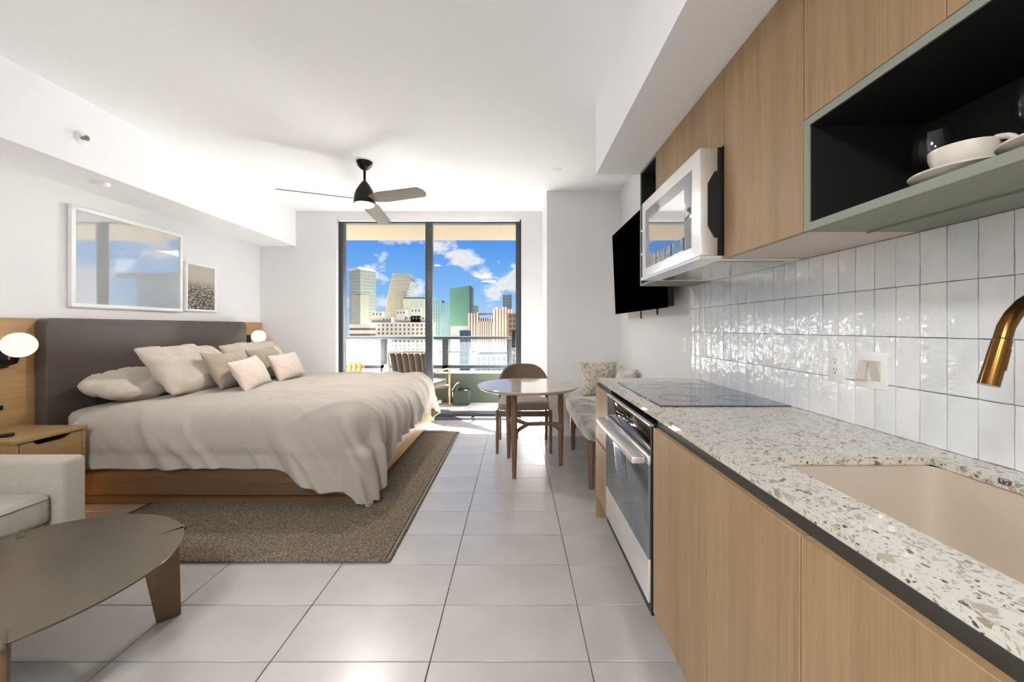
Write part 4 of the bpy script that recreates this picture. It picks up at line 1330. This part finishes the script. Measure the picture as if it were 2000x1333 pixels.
pillow('lumbar_cushion', 'pale woven lumbar cushion at the front, far side', 'cushion', 0.50, 0.29, 0.13, (-2.42, 4.16, 0.850), (R(2), R(-24), R(0)), M['lumbar'], 35, pinch=0.08, group=pg, wr=0.007)

# pictures -------------------------------------------------------------
def frame(name, label, y0, y1, z0, z1, fw, paneM, panelab):
    r = thing(name, label, 'picture', (XL + 0.01, (y0 + y1) / 2, z0))
    xf = XL + 0.035
    part('frame_bar', G().box(XL + 0.003, xf, y0, y1, z1 - fw, z1), M['reveal'], r, 0.002)
    part('frame_bar', G().box(XL + 0.003, xf, y0, y1, z0, z0 + fw), M['reveal'], r, 0.002)
    part('frame_bar', G().box(XL + 0.003, xf, y0, y0 + fw, z0 + fw, z1 - fw), M['reveal'], r, 0.002)
    part('frame_bar', G().box(XL + 0.003, xf, y1 - fw, y1, z0 + fw, z1 - fw), M['reveal'], r, 0.002)
    p_ = part(panelab, G().box(XL + 0.006, XL + 0.024, y0 + fw, y1 - fw, z0 + fw, z1 - fw), paneM, r)
    return r
frame('wall_picture', 'large white-framed picture whose glass reflects the balcony door', 3.045, 4.062, 1.417, 2.212, 0.03, M['mirror'], 'picture_glass')
r = frame('wall_picture', 'small white-framed aerial city photograph beside the large picture', 4.105, 4.515, 1.432, 1.945, 0.02, M['print'], 'print')

# bedside lamps ---------------------------------------------------------
def wall_lamp(label, y):
    r = thing('wall_lamp', label, 'lamp', (XL + 0.05, y, 1.0), 'globe wall lamps by the bed')
    xf = XL + 0.04
    part('back_plate', G().prism(rrect(y - 0.045, y + 0.045, 0.985, 1.16, 0.02), xf, xf + 0.022, 'x'), M['blackmetal'], r, 0.004, 2)
    part('arm', G().tube([(xf + 0.02, y, 1.02), (xf + 0.075, y, 1.02), (xf + 0.115, y, 1.03), (xf + 0.13, y, 1.07)], 0.02, 12), M['blackmetal'], r, smooth=True)
    part('bolt', G().lathe([(0.0, 0.03), (0.007, 0.028), (0.008, 0.02)], (xf, y, 1.005), 10, 'x'), M['steel'], r, smooth=True)
    part('globe', G().sphere((xf + 0.15, y, 1.14), 0.082, 36, 18), M['globe'], r, smooth='all', label='lit opal glass globe')
wall_lamp('lit globe wall lamp on the near side of the bed', 2.60)
wall_lamp('lit globe wall lamp on the far side near the corner', 5.02)

# nightstand -------------------------------------------------------------
nx0, nx1, ny0, ny1 = XL + 0.045, -2.89, 2.26, 2.645
ns = thing('nightstand', 'oak nightstand with one drawer beside the bed', 'nightstand', (-3.17, 2.50, 0))
part('top_board', G().box(nx0, nx1 + 0.01, ny0, ny1, 0.578, 0.60), M['oak_dark'], ns, 0.003)
part('side_board', G().box(nx0, nx1, ny0 + 0.005, ny0 + 0.025, 0.225, 0.578), M['oak_dark'], ns, 0.002)
part('side_board', G().box(nx0, nx1, ny1 - 0.025, ny1 - 0.005, 0.225, 0.578), M['oak_dark'], ns, 0.002)
part('bottom_board', G().box(nx0, nx1, ny0 + 0.025, ny1 - 0.025, 0.225, 0.245), M['oak_dark'], ns)
part('shelf_board', G().box(nx0, nx1 - 0.02, ny0 + 0.025, ny1 - 0.025, 0.36, 0.375), M['oak_dark'], ns)
part('back_board', G().box(nx0, nx0 + 0.01, ny0 + 0.025, ny1 - 0.025, 0.245, 0.578), M['darkbox'], ns)
ym = (ny0 + ny1) / 2
pf = [(ny0 + 0.03, 0.38), (ny1 - 0.03, 0.38), (ny1 - 0.03, 0.572), (ym + 0.10, 0.572), (ym + 0.085, 0.552), (ym + 0.06, 0.545), (ym - 0.06, 0.545), (ym - 0.085, 0.552), (ym - 0.10, 0.572), (ny0 + 0.03, 0.572)]
part('drawer_front', G().prism(pf, nx1 - 0.02, nx1, 'x'), M['oak_dark'], ns, label='drawer front with a scooped finger pull')
for x_, y_ in ((nx1 - 0.05, ny0 + 0.05), (nx1 - 0.05, ny1 - 0.05), (nx0 + 0.05, ny0 + 0.05), (nx0 + 0.05, ny1 - 0.05)):
    part('leg', G().tube([(x_, y_, 0.226), (x_ + (0.01 if x_ > -3.2 else -0.0), y_, 0.0)], [0.02, 0.012], 12), M['oak_dark'], ns, smooth=True)
part('night_light', G().box(nx1 - 0.20, nx1 - 0.18, ny0 + 0.06, ny1 - 0.06, 0.212, 0.225), M['nightled'], ns, label='amber night-light strip under the nightstand')
r = thing('charging_puck', 'small black puck on the nightstand at the picture edge', 'charger', (-3.06, 2.335, 0.60))
part('puck', G().lathe([(0.03, 0.60), (0.032, 0.604), (0.032, 0.614), (0.028, 0.618), (0.0, 0.618)], (-3.06, 2.36, 0), 24), M['black'], r, smooth=True)

# rug --------------------------------------------------------------------
rg = thing('rug', 'brown woven jute rug under the foot of the bed', 'rug', (-1.64, 3.4, 0))
part('woven_field', G().box(-2.58, -0.70, 2.11, 4.68, 0.0005, 0.011), M['rug'], rg, 0.004)
g = G()
g.tube([(-2.59, 2.10, 0.008), (-0.69, 2.10, 0.008), (-0.682, 2.105, 0.008), (-0.68, 2.115, 0.008), (-0.68, 4.69, 0.008), (-2.59, 4.69, 0.008), (-2.59, 2.11, 0.008)], 0.0085, 8)
part('braided_border', g, M['rug'], rg, smooth=True)

# ================================================================== sitting end
ac = thing('armchair', 'light grey linen armchair at the left edge', 'armchair', (-2.62, 1.60, 0))
part('arm', G().box(-3.05, -2.225, 1.925, 2.045, 0.10, 0.603), M['linen'], ac, 0.028, 4)
part('arm', G().box(-3.05, -2.225, 1.105, 1.225, 0.10, 0.603), M['linen'], ac, 0.028, 4)
part('backrest', G().box(-3.10, -2.92, 1.12, 2.03, 0.10, 0.78), M['linen'], ac, 0.04, 4)
sc_ = part('seat_cushion', G().box(-2.94, -2.262, 1.23, 1.92, 0.305, 0.452), M['linen'], ac, 0.03, 4)
part('piping', G().tube([(-2.261, 1.255, 0.43), (-2.261, 1.895, 0.43)], 0.004, 6), M['linen'], sc_, smooth=True)
part('seat_base', G().box(-2.94, -2.285, 1.23, 1.92, 0.12, 0.30), M['linen'], ac, 0.012, 2)
for x_ in (-3.0, -2.28):
    for y_ in (1.16, 1.99):
        part('leg', G().tube([(x_, y_, 0.11), (x_, y_, 0.0)], [0.02, 0.014], 10), M['walnut'], ac, smooth=True)

# coffee table -----------------------------------------------------------
tcx, tcy, tr, tz = -1.772, 1.385, 0.462, 0.38
ct = thing('coffee_table', 'round bronze metal coffee table on flat tapered legs', 'table', (tcx, tcy, 0))
part('table_top', G().lathe([(0.0, tz - 0.012), (tr - 0.02, tz - 0.012), (tr - 0.004, tz - 0.008), (tr, tz - 0.003), (tr - 0.001, tz), (0.0, tz)], (tcx, tcy, 0), 96), M['bronze'], ct, smooth=True)
for k in range(4):
    a = R(49 + 90 * k)
    ca, sa = math.cos(a), math.sin(a)
    def P(rr, q, z):
        return (tcx + rr * ca - q * sa, tcy + rr * sa + q * ca, z)
    g = G()
    # fin leg: broad face along the radius, tapering to the foot
    vs = []
    for z, r0, r1, hw_ in ((tz - 0.011, 0.315, 0.448, 0.015), (0.0, 0.375, 0.455, 0.013)):
        vs += [P(r0, -hw_, z), P(r1, -hw_, z), P(r1, hw_, z), P(r0, hw_, z)]
    g.add(vs, [(3, 2, 1, 0), (4, 5, 6, 7), (0, 1, 5, 4), (1, 2, 6, 5), (2, 3, 7, 6), (3, 0, 4, 7)])
    lg = part('leg', g, M['bronze_leg'], ct, 0.006, 2)
    strip = [P(rr, 0, z) for rr, z in ((0.385, tz + 0.0008), (0.43, tz + 0.0015), (0.455, tz + 0.004), (0.468, tz + 0.003), (0.471, tz - 0.008), (0.464, tz - 0.02))]
    part('leg_tab', G().tube(strip, 0.0016, 6, sx=8.0, up=(-ca * 0.01, -sa * 0.01, 1)), M['bronze'], lg, smooth=True)

# ================================================================== dining corner
dcx, dcy = 0.106, 3.54
dt = thing('dining_table', 'round brown wooden dining table on three joined legs', 'table', (dcx, dcy, 0))
part('table_top', G().lathe([(0.0, 0.706), (0.40, 0.706), (0.435, 0.716), (0.452, 0.732), (0.453, 0.739), (0.450, 0.742), (0.0, 0.742)], (dcx, dcy, 0), 96), M['tabletop'], dt, smooth=True)
hubz = 0.385
for a in (246, 6, 126):
    ca, sa = math.cos(R(a)), math.sin(R(a))
    x_, y_ = dcx + 0.30 * ca, dcy + 0.30 * sa
    part('leg', G().tube([(x_, y_, 0.708), (x_, y_, 0.45), (x_, y_, 0.30), (x_, y_, 0.0)], [0.024, 0.027, 0.026, 0.017], 16), M['walnut'], dt, smooth=True)
    pts, rr = [], []
    for k in range(9):
        q = k / 8
        pts.append((dcx + 0.30 * ca * q, dcy + 0.30 * sa * q, hubz - 0.03 * max(0, (q - 0.55) / 0.45) ** 2))
        rr.append(0.019 + 0.03 * max(0, (q - 0.72) / 0.28) ** 2)
    part('stretcher', G().tube(pts, rr, 12, sx=0.7), M['walnut'], dt, smooth=True)

ch = thing('dining_chair', 'brown wooden dining chair with a curved back and padded seat', 'chair', (0.078, 4.15, 0))
ccx = 0.078
for s_ in (-1, 1):
    part('leg', G().tube([(ccx + s_ * 0.262, 3.915, 0.43), (ccx + s_ * 0.266, 3.91, 0.0)], [0.021, 0.014], 14), M['walnut'], ch, smooth=True)
    part('leg', G().tube([(ccx + s_ * 0.255, 4.40, 0.0), (ccx + s_ * 0.258, 4.36, 0.43), (ccx + s_ * 0.250, 4.375, 0.66)], [0.014, 0.021, 0.016], 14), M['walnut'], ch, smooth=True)
    part('side_rail', G().bar((ccx + s_ * 0.262, 3.915, 0.395), (ccx + s_ * 0.258, 4.36, 0.395), 0.022, 0.022, 0.05, 0.05, (0, 0, 1)), M['walnut'], ch, 0.004)
part('front_rail', G().bar((ccx - 0.262, 3.915, 0.395), (ccx + 0.262, 3.915, 0.395), 0.022, 0.022, 0.055, 0.055, (0, 0, 1)), M['walnut'], ch, 0.004)
part('back_rail', G().bar((ccx - 0.258, 4.36, 0.395), (ccx + 0.258, 4.36, 0.395), 0.022, 0.022, 0.05, 0.05, (0, 0, 1)), M['walnut'], ch, 0.004)
part('seat', puffbox(ccx - 0.262, ccx + 0.262, 3.90, 4.37, 0.42, 0.505, 0.35, 48, 14), M['chair_seat'], ch, smooth='all')
def backrest(th):
    def fn(u, v_):
        a = (2 * u - 1)
        ang = a * 1.05
        rad = 0.30 + th
        top = 0.848 - 0.17 * abs(a) ** 3.2
        bot = 0.585 + 0.03 * abs(a)
        z = bot + (top - bot) * v_
        return (ccx + rad * math.sin(ang) * 0.96, 4.13 + rad * math.cos(ang) * 0.97 + 0.05 * (v_ - 0.5), z)
    return fn
g = G().grid(backrest(0.0), 33, 10)
n0 = 33 * 10
g.grid(backrest(0.028), 33, 10)
for i in range(32):
    for j in (0, 9):
        a, b_ = i * 10 + j, (i + 1) * 10 + j
        g.f.append((a, b_, n0 + b_, n0 + a))
for j in range(9):
    for i in (0, 32):
        a, b_ = i * 10 + j, i * 10 + j + 1
        g.f.append((a, b_, n0 + b_, n0 + a))
part('backrest', g, M['chair_back'], ch, smooth=True)

# upholstered bench along the wall -----------------------------------------
bn = thing('upholstered_bench', 'grey pile upholstered bench along the wall below the television', 'bench', (0.85, 3.75, 0))
def bench_outline(n=60):
    pts = []
    for k in range(n):
        a = 2 * PI * k / n
        e = 0.34
        cx_, cy_ = 0.865, 3.755
        hx, hy = 0.33, 0.765
        pts.append((cx_ + hx * math.copysign(abs(math.cos(a)) ** e, math.cos(a)), cy_ + hy * math.copysign(abs(math.sin(a)) ** e, math.sin(a))))
    return pts
ol = bench_outline()
def bench(u, v_):
    i = int(round(u * 60)) % 60
    x_, y_ = ol[i]
    prof = [(0.0, 0.355), (0.90, 0.355), (0.97, 0.365), (1.0, 0.40), (1.0, 0.45), (0.97, 0.485), (0.90, 0.50), (0.6, 0.508), (0.0, 0.51)]
    k = v_ * (len(prof) - 1)
    i0 = min(int(k), len(prof) - 2)
    f_ = k - i0
    s_ = prof[i0][0] * (1 - f_) + prof[i0 + 1][0] * f_
    z = prof[i0][1] * (1 - f_) + prof[i0 + 1][1] * f_
    return (0.865 + (x_ - 0.865) * s_, 3.755 + (y_ - 3.755) * s_, z + 0.004 * fb(x_ * 5, y_ * 5, z * 5))
part('seat', G().grid(bench, 60, 25, True), M['fur'], bn, smooth='all')
for y_ in (3.06, 4.05):
    for x_ in (0.585, 1.12):
        part('leg', G().tube([(x_, y_, 0.37), (x_, y_, 0.20), (x_, y_, 0.0)], [0.032, 0.026, 0.018], 14), M['walnut'], bn, smooth=True)
    pts, rr = [], []
    for k in range(11):
        q = k / 10
        pts.append((0.585 + 0.535 * q, y_, 0.25 + 0.05 * math.sin(PI * q)))
        rr.append(0.016 + 0.024 * abs(2 * q - 1) ** 4)
    part('stretcher', G().tube(pts, rr, 10, sx=0.7), M['walnut'], bn, smooth=True)
pillow('bench_cushion', 'patterned cushion leaning in the corner of the bench', 'cushion', 0.44, 0.38, 0.15, (0.93, 4.36, 0.69), (R(0), R(-14), R(-78)), M['patterned'], 41, pinch=0.08, wr=0.010)
pillow('bench_cushion', 'plain grey cushion against the wall on the bench', 'cushion', 0.46, 0.36, 0.14, (1.10, 3.98, 0.68), (0, R(12), R(6)), M['fur'], 47, pinch=0.08, wr=0.010)

# ================================================================== ceiling fan
fx, fy = -1.445, 3.75
fan = thing('ceiling_fan', 'three-blade ceiling fan with a dark bronze motor and lit lens', 'ceiling fan', (fx, fy, 2.40))
part('canopy', G().lathe([(0.074, ZC), (0.074, ZC - 0.012), (0.062, ZC - 0.040), (0.035, ZC - 0.068), (0.014, ZC - 0.078)], (fx, fy, 0), 32), M['blackmetal'], fan, smooth=True)
part('downrod', G().lathe([(0.012, ZC - 0.07), (0.012, 2.64)], (fx, fy, 0), 16), M['blackmetal'], fan, smooth=True)
part('motor_housing', G().lathe([(0.012, 2.655), (0.022, 2.645), (0.045, 2.615), (0.075, 2.565), (0.092, 2.515), (0.097, 2.47), (0.097, 2.455), (0.0, 2.455)], (fx, fy, 0), 40), M['blackmetal'], fan, smooth=True)
part('light_ring', G().lathe([(0.097, 2.455), (0.099, 2.45), (0.099, 2.438), (0.094, 2.434)], (fx, fy, 0), 40), M['blackmetal'], fan, smooth=True)
part('light_lens', G().lathe([(0.092, 2.436), (0.085, 2.418), (0.06, 2.405), (0.0, 2.398)], (fx, fy, 0), 40), M['fanlight'], fan, smooth='all', label='lit opal light lens')
li = bpy.data.lights.new('fan_lamp', 'AREA')
li.shape = 'DISK'
li.size = 0.15
li.energy = FAN_E
li.color = (1.0, 0.94, 0.86)
lo = bpy.data.objects.new('fan_lamp', li)
COL.objects.link(lo)
lo.parent = fan
lo.location = (0, 0, -0.006)
for k in range(3):
    a = R(93 + 120 * k)
    ca, sa = math.cos(a), math.sin(a)
    def bl(u, v_, dz=0.0):
        rr = 0.06 + 0.665 * u
        wid = 0.034 + 0.040 * min(1, u / 0.25) ** 0.8 - 0.012 * max(0, (u - 0.3)) 
        end = max(0.0, (u - 0.93) / 0.07)
        wid *= math.sqrt(max(0.12, 1 - 0.88 * end ** 2))
        q = (2 * v_ - 1) * wid
        pitch = R(-17)
        z = 2.478 - 0.035 * u + q * math.sin(pitch) + dz
        qq = q * math.cos(pitch)
        return (fx + rr * ca - qq * sa, fy + rr * sa + qq * ca, z)
    g = G().grid(lambda u, v_: bl(u, v_), 24, 6)
    n0 = 24 * 6
    g.grid(lambda u, v_: bl(u, v_, -0.008), 24, 6)
    for i in range(23):
        for j in (0, 5):
            p, q = i * 6 + j, (i + 1) * 6 + j
            g.f.append((p, q, n0 + q, n0 + p))
    for j in range(5):
        for i in (0, 23):
            p, q = i * 6 + j, i * 6 + j + 1
            g.f.append((p, q, n0 + q, n0 + p))
    part('blade', g, M['fanblade'], fan, smooth=True)
